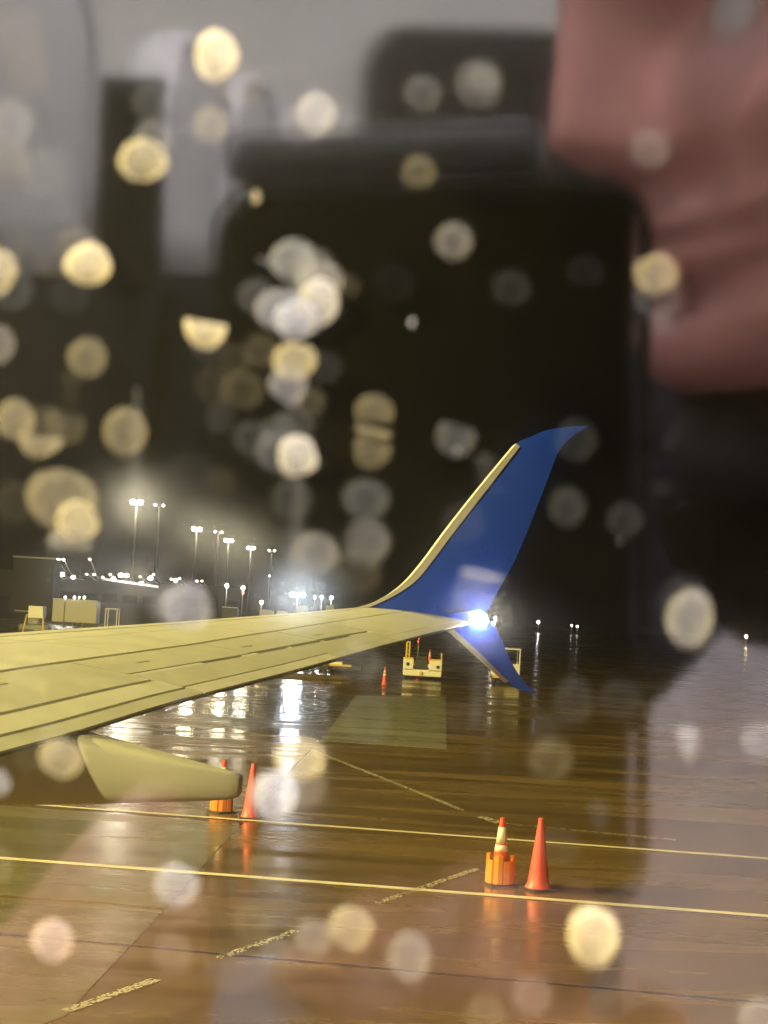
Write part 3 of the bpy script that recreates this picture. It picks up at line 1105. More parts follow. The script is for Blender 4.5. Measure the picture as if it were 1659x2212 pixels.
# covered baggage cart behind the lower winglet
p = gp(1091, 1480)
cart = thing('baggage_cart', 'pale framed baggage cart half hidden behind the lower winglet', 'cart', (p.x, p.y, 0), math.radians(-1.5))
link('deck', box_me('deck', (0, 0.8, 0.62), (1.62, 2.4, 0.16), bev=0.02), M_WV, cart)
bm = bmesh.new()
for x in (-0.78, 0.78):
    for y in (-0.35, 1.95):
        add_box(bm, (x, y, 1.42), (0.07, 0.07, 1.45))
link('frame_post', fin(bm, 'frame_post'), M_WV, cart)
link('roof', box_me('roof', (0, 0.8, 2.18), (1.70, 2.5, 0.08), bev=0.02), M_WV, cart)
link('end_panel', box_me('end_panel', (0.36, -0.38, 1.0), (0.80, 0.03, 0.6)), M_WV, cart)
link('bumper', box_me('bumper', (-0.1, -0.48, 0.50), (1.4, 0.1, 0.16)), M_YV, cart)
for x in (-0.66, 0.66):
    wheel(cart, x, -0.1, 0.24, 0.16)
    wheel(cart, x, 1.7, 0.24, 0.16)

# low dolly under the wing edge
p = gp(690, 1452)
dol = thing('container_dolly', 'low dark container dolly with pale deck under the wing edge', 'dolly', (p.x, p.y, 0), math.radians(-2))
link('deck', box_me('deck', (-0.6, 0.9, 0.62), (4.0, 1.8, 0.16), bev=0.02), M_WV, dol)
link('side_rail', box_me('side_rail', (-0.3, -0.03, 0.50), (4.6, 0.08, 0.12)), M_YV, dol)
link('chassis', box_me('chassis', (0.2, 0.9, 0.38), (4.8, 1.5, 0.22)), M_DARK, dol)
for x in (-1.9, 0.4, 1.9):
    wheel(dol, x, 0.15, 0.2, 0.14)
link('leg', box_me('leg', (0.45, -0.1, 0.5), (0.16, 0.1, 0.7)), M_DARK, dol)


# box truck and other shapes beyond the leading edge
def truck(px0, px1, ytop, D, label, hh, m=M_WV, cab=True, zb=0.9):
    a, b = at(px0, ytop, D), at(px1, ytop, D)
    w = b.x - a.x
    t = thing('box_truck', label, 'truck', ((a.x + b.x) / 2, D, 0), math.radians(2))
    link('box_body', box_me('box_body', (0, 1.2, (a.z + zb) / 2), (w, 2.4, a.z - zb), bev=0.04), m, t)
    link('roof_rail', box_me('roof_rail', (0, -0.05, a.z + 0.05), (w * 1.01, 0.1, 0.1)), M_TRIM, t)
    for k in range(1, 5):
        link('side_rib', box_me('side_rib', (-w / 2 + w * k / 5, -0.02, (a.z + zb) / 2), (0.07, 0.05, a.z - zb - 0.1)), m, t)
    link('chassis', box_me('chassis', (0, 1.2, zb - 0.2), (w, 1.6, 0.3)), M_DARK, t)
    if cab:
        bm = bmesh.new()
        add_box(bm, (-w / 2 - 1.0, 1.2, 1.3), (1.9, 2.2, 1.7), bev=0.15)
        link('cab', fin(bm, 'cab'), m, t)
    for x in (-w * 0.35, w * 0.35):
        wheel(t, x, 0.1, 0.42, 0.3)
    return t


tr1 = truck(99, 200, 1293, 150, 'large pale box truck in front of the terminal', 3, cab=False, zb=1.5)
ORD = {141: 'leftmost of four', 161: 'second from the left', 171: 'third and dimmest', 182: 'rightmost of four'}
for px in (141, 161, 171, 182):
    lamp_post(px, 1290.5, 153, f'small white lamp {ORD[px]} over the box truck roof', M_LAMPF, 0.10 if px != 171 else 0.06, grp='lamps over the box truck')
truck(478, 512, 1312, 170, 'low flat cart with a white top rail beyond the wing', 2, m=M_DARK, cab=False, zb=1.6)
truck(640, 664, 1309, 190, 'pale high truck directly below the light tower', 3, cab=True, zb=1.0)
truck(560, 590, 1318, 180, 'small pale truck in haze left of the light tower', 2, cab=False, zb=1.2)
truck(597, 620, 1320, 180, 'shorter pale truck in haze close to the light tower', 2, cab=False, zb=1.2)
truck(704, 721, 1309, 200, 'small white van at the wing edge near the winglet', 2, cab=False, zb=1.2)

# mobile stairs with yellow legs and an open gate frame at the far left
p = at(75, 1345, 120)
stp = thing('mobile_stairs', 'yellow legged mobile steps at the far left wing edge', 'stairs', (p.x, p.y, 0), 0)
link('platform', box_me('platform', (0, 0.6, 2.6), (1.1, 1.2, 0.9)), M_WV, stp)
for x in (-0.75, 0.72):
    link('leg', tube_me('leg', [(x - 0.25 * (x < 0), 0, 0), (x * 0.85, 0, 2.4)], 0.07, 6), M_YV, stp)
for k in range(7):
    link('step', box_me('step', (0, 1.4 + k * 0.28, 2.1 - k * 0.3), (1.0, 0.28, 0.04)), M_STEEL, stp)
p = at(240, 1330, 130)
gt = thing('cargo_frame', 'open pale cargo frame standing between truck and masts', 'frame', (p.x, p.y, 0), 0)
ht = at(240, 1316, 130).z
bm = bmesh.new()
for x in (-0.47, 0.47):
    for y in (0.0, 1.2):
        add_box(bm, (x, y, ht / 2), (0.07, 0.07, ht))
for y in (0.0, 1.2):
    add_box(bm, (0, y, ht + 0.035), (1.01, 0.07, 0.07))
for x in (-0.47, 0.47):
    add_box(bm, (x, 0.6, ht + 0.036), (0.06, 1.13, 0.06))
link('post_frame', fin(bm, 'post_frame'), M_WV, gt)
link('deck', box_me('deck', (0, 0.6, 0.5), (1.2, 1.6, 0.12)), M_STEEL, gt)

# ------------------------------------------------------------------ traffic cones
M_CONE = mat('cone_orange', (0.76, 0.09, 0.05), 0.42, var=0.3, scale=9)
M_CONE_P = mat('cone_faded_salmon', (0.80, 0.11, 0.11), 0.42, var=0.28, scale=9)
M_BAND = mat('cone_reflective_white', (0.82, 0.80, 0.70), 0.35, var=0.08, scale=14)
M_CHOCK = mat('chock_amber_orange', (0.78, 0.27, 0.03), 0.45, var=0.16, scale=8)
M_BASE = mat('cone_base_rubber', (0.025, 0.025, 0.025), 0.6)


def cone(px, py, h, label, m, bands=True, chock=False, rz=0.2, base=0.40):
    p = gp(px, py) if not isinstance(px, Vector) else px
    t = thing('traffic_cone', label, 'cone', p, rz, group='traffic cones')
    r0, r1 = h * 0.165, h * 0.034
    R = lambda z: r0 + (r1 - r0) * (z / h)
    prof = [(R(0.03) + 0.03, 0.028), (R(0.05) + 0.02, 0.05)] + [(R(z * h), z * h) for z in (0.10, 0.25, 0.4, 0.55, 0.7, 0.85, 0.965)] + [(r1 * 1.25, 0.967 * h), (r1 * 1.2, h * 0.99), (r1 * 0.7, h)]
    body = link('body', lathe_me('body', prof, 28), m, t)
    edge_split(body, 50)
    link('base', box_me('base', (0, 0, 0.017), (base, base, 0.034), bev=0.012), M_BASE, t)
    if bands:
        for z0, z1 in ((0.62, 0.86), (0.50, 0.60)) if chock else ((0.52, 0.64), (0.70, 0.80)):
            link('white_band', lathe_me('white_band', [(R(z0 * h) + 0.003, z0 * h), (R(z1 * h) + 0.003, z1 * h)], 28), M_BAND, t)
    if chock:
        # fluted plastic wheel chock pieces stood up round the cone
        for k in range(8):
            a = 2 * math.pi * k / 8 + 0.25
            hh = (0.46 if k % 2 else 0.38) * h
            bm = bmesh.new()
            ring = []
            for z in (0.04, hh * 0.35, hh * 0.75, hh):
                rr = 0.175 - 0.01 * (z / hh)
                cx, cy = rr * math.cos(a), rr * math.sin(a)
                ring.append([bm.verts.new((cx + math.cos(a) * x - math.sin(a) * y, cy + math.sin(a) * x + math.cos(a) * y, z)) for x, y in ((-0.02, -0.071), (0.020, -0.06), (0.036, 0), (0.020, 0.06), (-0.02, 0.071))])
            for i in range(3):
                for j in range(5):
                    bm.faces.new((ring[i][j], ring[i][(j + 1) % 5], ring[i + 1][(j + 1) % 5], ring[i + 1][j]))
            bm.faces.new(ring[0])
            bm.faces.new(ring[-1])
            link('chock', fin(bm, 'chock'), M_CHOCK, t)
    return t


cone(1079, 1912, 0.93, 'white banded orange cone wrapped in amber wheel chocks between the painted lines', M_CONE, True, True, 0.3)
cone(1162, 1922, 0.98, 'plain faded salmon cone right beside the banded cone', M_CONE_P, False, False, 0.5)
cone(541, 1768, 0.95, 'plain salmon cone standing right of the flap fairing tip', M_CONE_P, False, False, 0.1)
cone(478, 1755, 0.93, 'orange cone with chocks mostly hidden behind the flap fairing', M_CONE, True, True, 0.7)
cone(830, 1481, 1.0, 'small banded cone on the apron left of the baggage tractor', M_CONE, True, False, 0.2)
tg = tug.location
c6 = cone(Vector((tg.x + 0.42, tg.y + 0.1, 0.99)), 0, 0.86, 'small banded cone carried on top of the baggage tractor', M_CONE_P, True, False, 0.2)

# ------------------------------------------------------------------ cabin seats (seen as reflections)
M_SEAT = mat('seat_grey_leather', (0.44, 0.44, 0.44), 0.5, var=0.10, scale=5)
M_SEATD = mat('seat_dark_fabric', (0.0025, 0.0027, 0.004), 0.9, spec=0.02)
M_TRIMG = mat('seat_trim_pale', (0.88, 0.87, 0.90), 0.3)


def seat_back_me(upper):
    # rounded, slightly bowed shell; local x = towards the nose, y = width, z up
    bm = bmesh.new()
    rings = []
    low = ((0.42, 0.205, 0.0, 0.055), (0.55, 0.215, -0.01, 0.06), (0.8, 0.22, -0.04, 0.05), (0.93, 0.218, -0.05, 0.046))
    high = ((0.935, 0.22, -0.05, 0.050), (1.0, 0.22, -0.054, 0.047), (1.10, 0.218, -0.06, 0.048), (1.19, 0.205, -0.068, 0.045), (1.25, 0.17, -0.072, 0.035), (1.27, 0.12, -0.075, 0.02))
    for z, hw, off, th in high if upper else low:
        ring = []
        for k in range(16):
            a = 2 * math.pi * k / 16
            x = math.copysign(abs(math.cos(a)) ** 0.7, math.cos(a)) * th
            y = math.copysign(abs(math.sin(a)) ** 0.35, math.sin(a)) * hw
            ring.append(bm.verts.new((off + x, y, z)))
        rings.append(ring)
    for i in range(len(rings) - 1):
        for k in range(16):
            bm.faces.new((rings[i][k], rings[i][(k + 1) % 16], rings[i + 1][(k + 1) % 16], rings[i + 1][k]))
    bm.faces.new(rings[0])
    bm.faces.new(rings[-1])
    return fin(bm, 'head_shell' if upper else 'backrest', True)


SEAT_MESH = {}


def seat(s, c, label, dark=False):
    t = thing('passenger_chair', label, 'chair', air(s, c, FLOOR_Z), math.atan2(NOSE.y, NOSE.x), group='rows of cabin seats')
    if not SEAT_MESH:
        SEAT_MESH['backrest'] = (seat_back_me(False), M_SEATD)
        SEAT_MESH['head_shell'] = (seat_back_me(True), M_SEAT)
        bm = bmesh.new()
        add_tube(bm, [(-0.088, -0.215, 0.94), (-0.092, -0.216, 1.08), (-0.10, -0.204, 1.18), (-0.10, -0.15, 1.255), (-0.10, 0, 1.275), (-0.10, 0.15, 1.255), (-0.10, 0.204, 1.18), (-0.092, 0.216, 1.08), (-0.088, 0.215, 0.94)], 0.013, 8)
        SEAT_MESH['edge_trim'] = (fin(bm, 'edge_trim', True), M_TRIMG)
        bm = bmesh.new()
        for y in (-0.226, 0.226):  # dark strips paint the shade on the seat's sides
            add_box(bm, (-0.055, y, 1.06), (0.10, 0.014, 0.27), bev=0.005)
        SEAT_MESH['side_shade'] = (fin(bm, 'side_shade'), M_SEATD)
        SEAT_MESH['cushion'] = (box_me('cushion', (0.24, 0, 0.40), (0.48, 0.43, 0.13), bev=0.04), M_SEATD)
        SEAT_MESH['headrest'] = (box_me('headrest', (-0.03, 0, 1.02), (0.07, 0.30, 0.20), bev=0.03), M_SEATD)
        SEAT_MESH['seat_pocket'] = (box_me('seat_pocket', (-0.085, 0, 0.66), (0.03, 0.36, 0.22), bev=0.012), M_SEATD)
        SEAT_MESH['tray_table'] = (box_me('tray_table', (-0.11, 0, 0.80), (0.022, 0.38, 0.24), bev=0.008), M_SEATD)
        SEAT_MESH['armrest'] = (box_me('armrest', (0.20, -0.235, 0.64), (0.42, 0.045, 0.05), bev=0.015), M_SEATD)
        SEAT_MESH['leg'] = (box_me('leg', (0.18, -0.16, 0.165), (0.36, 0.04, 0.33)), M_SEATD)
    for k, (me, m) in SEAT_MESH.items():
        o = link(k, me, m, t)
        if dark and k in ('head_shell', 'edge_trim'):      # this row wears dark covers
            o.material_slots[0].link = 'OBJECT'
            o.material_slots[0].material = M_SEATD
    l2 = link('leg', SEAT_MESH['leg'][0], M_SEATD, t)
    l2.location = (0, 0.32, 0)
    return t


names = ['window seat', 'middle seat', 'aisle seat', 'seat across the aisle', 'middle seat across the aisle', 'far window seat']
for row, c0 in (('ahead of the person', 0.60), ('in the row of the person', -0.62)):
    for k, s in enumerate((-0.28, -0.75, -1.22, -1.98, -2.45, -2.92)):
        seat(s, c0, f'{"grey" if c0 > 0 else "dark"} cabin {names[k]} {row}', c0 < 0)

# dark night windows on the far cabin wall
M_NIGHT = mat('night_window_glass', (0.008, 0.006, 0.005), 0.25, spec=0.1)
wz = mir(985, 262, 3.65).z
for c0, wh in ((0.13, 'straight across from the camera'), (-0.56, 'behind the person')):
    sh = thing('cabin_window', 'dark night window with grey surround ' + wh, 'window', air(-3.33, c0, wz), math.atan2(NOSE.y, NOSE.x))
    bm = bmesh.new()
    io, oo = rrect(0.52, 0.38, 0.09), rrect(0.56, 0.42, 0.105)
    L4 = [[bm.verts.new((x, y, z)) for x, z in shp] for shp, y in ((oo, -0.02), (oo, 0.015), (io, 0.03), (io, -0.02))]
    for q in range(3):
        for k in range(len(io)):
            bm.faces.new((L4[q][k], L4[q][(k + 1) % len(io)], L4[q + 1][(k + 1) % len(io)], L4[q + 1][k]))
    link('surround', fin(bm, 'surround', True), mat('grey_surround', (0.25, 0.24, 0.22), 0.5), sh)
    gm = pyd('glass', [(x, 0.004, z) for x, z in io] + [(x, -0.002, z) for x, z in io], [tuple(range(len(io))), tuple(range(len(io), 2 * len(io)))])
    link('glass', gm, M_NIGHT, sh)
    link('shade', box_me('shade', (0, 0.012, 0.15), (0.46, 0.012, 0.05), bev=0.004), mat('grey_blind', (0.20, 0.18, 0.15), 0.6), sh)

# ------------------------------------------------------------------ the phone at the pane (its reflection shows as the dark block)
M_PHONE = mat('phone_black_glass', (0.0015, 0.0015, 0.002), 0.4, spec=0.05)
M_RIM = mat('phone_grey_case', (0.004, 0.004, 0.005), 0.5, spec=0.1)
phone = thing('phone', 'black phone held up to the cabin window', 'phone', (0, 0, 0))
phone.matrix_world = Matrix(((RIGHT.x, UP.x, -FWD.x, C.x), (RIGHT.y, UP.y, -FWD.y, C.y), (RIGHT.z, UP.z, -FWD.z, C.z), (0, 0, 0, 1)))
PX0, PX1, PY0, PY1 = -0.064, 0.0240, -0.094, 0.054
pcx, pcy = (PX0 + PX1) / 2, (PY0 + PY1) / 2
link('back_glass', box_me('back_glass', (pcx, pcy, 0.010), (PX1 - PX0 - 0.004, PY1 - PY0 - 0.004, 0.007), bev=0.002), M_PHONE, phone)
bm = bmesh.new()
sh_o = rrect(PX1 - PX0 + 0.004, PY1 - PY0 + 0.004, 0.012, 6)
sh_i = rrect(PX1 - PX0 - 0.002, PY1 - PY0 - 0.002, 0.010, 6)
lay = [[bm.verts.new((pcx + a, pcy + b, z)) for a, b in shp] for shp, z in ((sh_o, 0.005), (sh_o, 0.016), (sh_i, 0.016), (sh_i, 0.005))]
for q in range(4):
    A, B = lay[q], lay[(q + 1) % 4]
    for k in range(len(A)):
        bm.faces.new((A[k], A[(k + 1) % len(A)], B[(k + 1) % len(A)], B[k]))
link('case_rim', fin(bm, 'case_rim', True), M_RIM, phone)
link('case_edge', box_me('case_edge', ((PX0 + 0.004) / 2, PY1 + 0.008, 0.012), (0.004 - PX0, 0.011, 0.012), bev=0.004), mat('case_edge_grey', (0.055, 0.055, 0.062), 0.5), phone)
for x, y in ((0.012, 0.012), (0.012, -0.012)):
    l = lathe_me('lens', [(0.0075, 0), (0.0072, 0.002), (0.005, 0.0022)], 20)
    l.transform(Matrix.Translation((x - 0.03, y, 0.0066)))
    link('lens', l, M_PHONE, phone)

# ------------------------------------------------------------------ the person holding it
def skin_mat():
    m = mat('skin', (0.34, 0.158, 0.132), 0.42, var=0.10, scale=14, bump=0.05, bscale=160)
    m.node_tree.nodes['Principled BSDF'].inputs['Subsurface Weight'].default_value = 0.0
    return m


M_SKIN = skin_mat()
FD = 0.50
IL, IU, IT = mdir(-RIGHT), mdir(UP), mdir(-FWD)        # left, up and towards the viewer as mirrored by the pane
psi = math.radians(24)
e1 = (IL * math.cos(psi) + IT * math.sin(psi)).normalized()
e3 = IU - e1 * IU.dot(e1)
e3.normalize()
nod = math.radians(9)
e1, e3 = (e1 * math.cos(nod) - e3 * math.sin(nod)).normalized(), (e3 * math.cos(nod) + e1 * math.sin(nod)).normalized()
e2 = e3.cross(e1).normalized()
NT = mir(1160, 305, FD)
HO = NT - e1 * 0.124 - e3 * (-0.022)                   # head centre


def hp(x, y, z):
    return HO + e1 * x + e2 * y + e3 * z


def head_bm(bm):
    """front profile, back profile and half width by height; nose, lips, sockets and chin added on top"""
    zk = [-0.116, -0.112, -0.100, -0.085, -0.070, -0.062, -0.052, -0.040, -0.025, 0.0, 0.02, 0.04, 0.07, 0.095, 0.112, 0.118]
    xf = [0.045, 0.066, 0.084, 0.087, 0.081, 0.087, 0.088, 0.086, 0.086, 0.083, 0.083, 0.089, 0.085, 0.066, 0.036, 0.005]
    xb = [0.010, -0.01, -0.030, -0.045, -0.058, -0.062, -0.068, -0.075, -0.085, -0.096, -0.102, -0.105, -0.100, -0.080, -0.048, -0.020]
    wd = [0.020, 0.034, 0.047, 0.054, 0.059, 0.061, 0.063, 0.066, 0.069, 0.072, 0.074, 0.076, 0.074, 0.062, 0.040, 0.012]
    NZ, NA = 90, 96
    rings = []
    for i in range(NZ + 1):
        z = -0.116 + 0.234 * i / NZ
        a, b, w = (float(np.interp(z, zk, q)) for q in (xf, xb, wd))
        cx, hx = (a + b) / 2, (a - b) / 2
        ring = []
        for k in range(NA):
            t = 2 * math.pi * k / NA
            ct, st_ = math.cos(t), math.sin(t)
            x = cx + hx * math.copysign(abs(ct) ** 0.9, ct)
            y = w * math.copysign(abs(st_) ** 0.92, st_)
            if ct > 0:
                g = lambda y0, z0, sy, sz: math.exp(-((y - y0) / sy) ** 2 - ((z - z0) / sz) ** 2)
                nz = float(np.interp(z, [-0.042, -0.034, -0.024, -0.014, 0.005, 0.028, 0.045], [0, 0.012, 0.036, 0.036, 0.033, 0.024, 0.016]))
                x += nz * math.exp(-(y / (0.0115 + 0.05 * max(0, -0.005 - z))) ** 2)
                x += 0.006 * (g(0.013, -0.030, 0.007, 0.007) + g(-0.013, -0.030, 0.007, 0.007))      # nostril wings
                x += 0.010 * g(0, -0.052, 0.024, 0.0065) + 0.011 * g(0, -0.0655, 0.021, 0.0065)      # lips
                x -= 0.013 * g(0, -0.0585, 0.032, 0.0028)                                            # mouth line
                x -= 0.007 * g(0, -0.077, 0.024, 0.006)
                x -= 0.006 * (g(0.024, -0.040, 0.006, 0.012) + g(-0.024, -0.040, 0.006, 0.012))
                x += 0.005 * g(0, -0.096, 0.020, 0.012)
                x -= 0.012 * (g(0.032, 0.008, 0.016, 0.012) + g(-0.032, 0.008, 0.016, 0.012))        # sockets
                x += 0.006 * (g(0.032, 0.007, 0.009, 0.007) + g(-0.032, 0.007, 0.009, 0.007))        # lids over the eyes
                x += 0.005 * (g(0.032, 0.028, 0.02, 0.008) + g(-0.032, 0.028, 0.02, 0.008))          # brows
                x += 0.005 * (g(0.042, -0.02, 0.018, 0.02) + g(-0.042, -0.02, 0.018, 0.02))          # cheeks
            ring.append(bm.verts.new(hp(x, y, z)))
        rings.append(ring)
    for i in range(NZ):
        for k in range(NA):
            bm.faces.new((rings[i][k], rings[i][(k + 1) % NA], rings[i + 1][(k + 1) % NA], rings[i + 1][k]))
    bm.faces.new(rings[0])
    bm.faces.new(rings[-1])
    for sgn in (1, -1):                                  # ears
        add_tube(bm, [hp(-0.012, sgn * 0.066, -0.032), hp(-0.018, sgn * 0.078, -0.01), hp(-0.026, sgn * 0.084, 0.014), hp(-0.022, sgn * 0.080, 0.028), hp(-0.008, sgn * 0.074, 0.02)], [0.007, 0.011, 0.013, 0.009, 0.006], 10)


def chain(bm, pts, rads, sub=4, n=16):
    P = catmull(pts, sub * (len(pts) - 1))
    R = [float(np.interp(i / (len(P) - 1) * (len(pts) - 1), range(len(pts)), rads)) for i in range(len(P))]
    d0 = Vector(P[0]) - Vector(P[1])
    d1 = Vector(P[-1]) - Vector(P[-2])
    a = [tuple(Vector(P[0]) + d0.normalized() * R[0] * 0.7)] + [tuple(q) for q in P] + [tuple(Vector(P[-1]) + d1.normalized() * R[-1] * 0.7)]
    r = [R[0] * 0.6] + R + [R[-1] * 0.6]
    add_tube(bm, a, r, n)


DOWN = Vector((0, 0, -1))
neck0 = hp(-0.025, 0, -0.075)
CH = HO + DOWN * 0.368 - NOSE * 0.072 - OUT * 0.03         # chest
PE = Vector((CH.x, CH.y, 0)) - NOSE * 0.10 - OUT * 0.05
PE.z = FLOOR_Z + 0.56
SHR = CH + OUT * 0.15 + Vector((0, 0, 0.085))
SHL = CH - OUT * 0.17 + Vector((0, 0, 0.085))
PALM = mir(1020, 2420, 0.325)
WR = PALM + DOWN * 0.075 - NOSE * 0.03 - OUT * 0.03
EL = Vector((SHR.x, SHR.y, SHR.z)) + DOWN * 0.25 + NOSE * 0.0 + OUT * 0.01
PL = mir(-180, 2480, 0.31)
WL = PL + DOWN * 0.07 - OUT * 0.04
ELL = SHL + DOWN * 0.20 + NOSE * 0.16 - OUT * 0.02


def fingers(bm, palm, wrist, tips, thumb):
    up = (palm - wrist).normalized()
    for k, (tip, L) in enumerate(tips):
        base = palm + (tip - palm).normalized() * 0.040 + up * 0.004
        mid = base * 0.5 + tip * 0.5 + mdir(-FWD) * 0.004
        chain(bm, [palm * 0.6 + base * 0.4, base, mid, tip], [0.0100, 0.0092, 0.0086, 0.0070], 3, 12)
    a, b = thumb
    chain(bm, [wrist * 0.4 + palm * 0.6, a, b], [0.014, 0.0115, 0.008], 3, 12)
    chain(bm, [wrist, wrist * 0.5 + palm * 0.5, palm, palm + up * 0.03], [0.024, 0.029, 0.032, 0.024], 3, 16)


bm = bmesh.new()
head_bm(bm)
chain(bm, [hp(-0.03, 0, -0.03), neck0, CH + Vector((0, 0, 0.12)) - NOSE * 0.02], [0.052, 0.052, 0.062], 4, 18)
chain(bm, [CH + Vector((0, 0, 0.06)), CH - Vector((0, 0, 0.06)), (CH + PE) * 0.5, PE], [0.105, 0.125, 0.115, 0.14], 4, 20)
for SH, ELB, WRI in ((SHR, EL, WR), (SHL, ELL, WL)):
    chain(bm, [CH + Vector((0, 0, 0.09)), SH, (SH + ELB) * 0.5, ELB], [0.07, 0.058, 0.048, 0.042], 4, 16)
    chain(bm, [ELB, (ELB + WRI) * 0.5, WRI], [0.042, 0.038, 0.026], 4, 16)
tipsR = [(mir(640, 2110, 0.300), 0), (mir(830, 2030, 0.302), 0), (mir(1040, 2010, 0.306), 0), (mir(1230, 2060, 0.312), 0)]
fingers(bm, PALM, WR, tipsR, (mir(1330, 2380, 0.33), mir(1430, 2230, 0.325)))
tipsL = [(mir(315, 1765, 0.305), 0), (mir(400, 1990, 0.300), 0), (mir(400, 2150, 0.300), 0), (mir(370, 2290, 0.305), 0)]
fingers(bm, PL, WL, tipsL, (mir(-330, 2180, 0.31), mir(-260, 2010, 0.31)))
KN = [PE + NOSE * 0.45 + OUT * q + DOWN * 0.06 for q in (0.10, -0.12)]
for q, kn in zip((0.09, -0.09), KN):
    ft = Vector((kn.x, kn.y, FLOOR_Z + 0.09)) - NOSE * 0.06
    chain(bm, [PE + OUT * q, (PE + OUT * q + kn) * 0.5, kn], [0.095, 0.082, 0.062], 4, 16)
    chain(bm, [kn, (kn + ft) * 0.5, ft], [0.06, 0.055, 0.04], 4, 16)
    chain(bm, [ft, ft + NOSE * 0.10 + DOWN * 0.045, ft + NOSE * 0.19 + DOWN * 0.05], [0.042, 0.038, 0.03], 3, 12)
person = link('person', fin(bm, 'person'), M_SKIN)
rm = person.modifiers.new('fuse', 'REMESH')
rm.mode = 'VOXEL'
rm.voxel_size = 0.0032
rm.use_smooth_shade = True
sm = person.modifiers.new('soften', 'SMOOTH')
sm.factor, sm.iterations = 0.5, 4
tag(person, 'person in pale lavender shirt, face in profile reflected in the window pane', 'person')

M_SHIRT = mat('shirt_pale_lavender', (0.80, 0.76, 0.79), 0.8, var=0.06, scale=8, bump=0.25, bscale=12)
M_JEAN = mat('trousers_dark_blue', (0.03, 0.035, 0.06), 0.85)
bm = bmesh.new()
chain(bm, [CH + Vector((0, 0, 0.075)), CH - Vector((0, 0, 0.06)), (CH + PE) * 0.5, PE], [0.105, 0.140, 0.130, 0.150], 4, 20)
for SH, ELB in ((SHR, EL), (SHL, ELL)):
    chain(bm, [CH + Vector((0, 0, 0.08)), SH, SH * 0.45 + ELB * 0.55], [0.078, 0.070, 0.066], 4, 16)
shirt = link('shirt', fin(bm, 'shirt'), M_SHIRT, person)
bm = bmesh.new()
for q, kn in zip((0.09, -0.09), KN):
    ft = Vector((kn.x, kn.y, FLOOR_Z + 0.10)) - NOSE * 0.06
    chain(bm, [PE + DOWN * 0.02, PE + OUT * q, (PE + OUT * q + kn) * 0.5, kn], [0.13, 0.108, 0.094, 0.074], 4, 16)
    chain(bm, [kn, (kn + ft) * 0.5, ft], [0.072, 0.066, 0.058], 4, 16)
trousers = link('trousers', fin(bm, 'trousers'), M_JEAN, person)
bm = bmesh.new()
rings = []
for i in range(15):                                     # short dark hair cap
    z = 0.034 + 0.094 * i / 14
    ring = []
    for k in range(32):
        t = 2 * math.pi * k / 32
        q = math.sqrt(max(0.0, 1 - ((z - 0.02) / 0.11) ** 2))
        ring.append(bm.verts.new(hp(-0.012 + 0.104 * q * math.cos(t), 0.084 * q * math.sin(t), z)))
    rings.append(ring)
for i in range(14):
    for k in range(32):
        bm.faces.new((rings[i][k], rings[i][(k + 1) % 32], rings[i + 1][(k + 1) % 32], rings[i + 1][k]))
bm.faces.new(rings[0])
bm.faces.new(rings[-1])
for pts, rr in (([mir(1900, 420, 0.58), mir(1720, 900, 0.545), mir(1610, 1090, 0.535), mir(1640, 1300, 0.56)], [0.03, 0.038, 0.032, 0.018]), ([mir(2050, 500, 0.60), mir(1850, 950, 0.56), mir(1760, 1150, 0.55), mir(1780, 1380, 0.57)], [0.035, 0.042, 0.036, 0.02])):
    chain(bm, pts, rr, 5, 16)
hair = link('hair', fin(bm, 'hair', True), mat('hair_dark_brown', (0.006, 0.004, 0.003), 0.8, spec=0.05, bump=0.6, bscale=60), person)
for o, v in ((shirt, 0.009), (trousers, 0.011)):
    rm = o.modifiers.new('fuse', 'REMESH')
    rm.mode = 'VOXEL'
    rm.voxel_size = v
    rm.use_smooth_shade = True
for sgn in (1, -1):
    bm = bmesh.new()
    bmesh.ops.create_uvsphere(bm, u_segments=16, v_segments=10, radius=0.0115, matrix=Matrix.Translation(hp(0.0615, sgn * 0.031, 0.007)))
    link('eye', fin(bm, 'eye', True), mat('eye_white', (0.7, 0.68, 0.66), 0.2), person)

# ------------------------------------------------------------------ raindrops on the outside of the pane
M_DROP = drop_mat()
M_DROP_SOFT = drop_mat(True)
PR = PC * -1.0                                          # image right along the pane
DN = PN * 0.0062


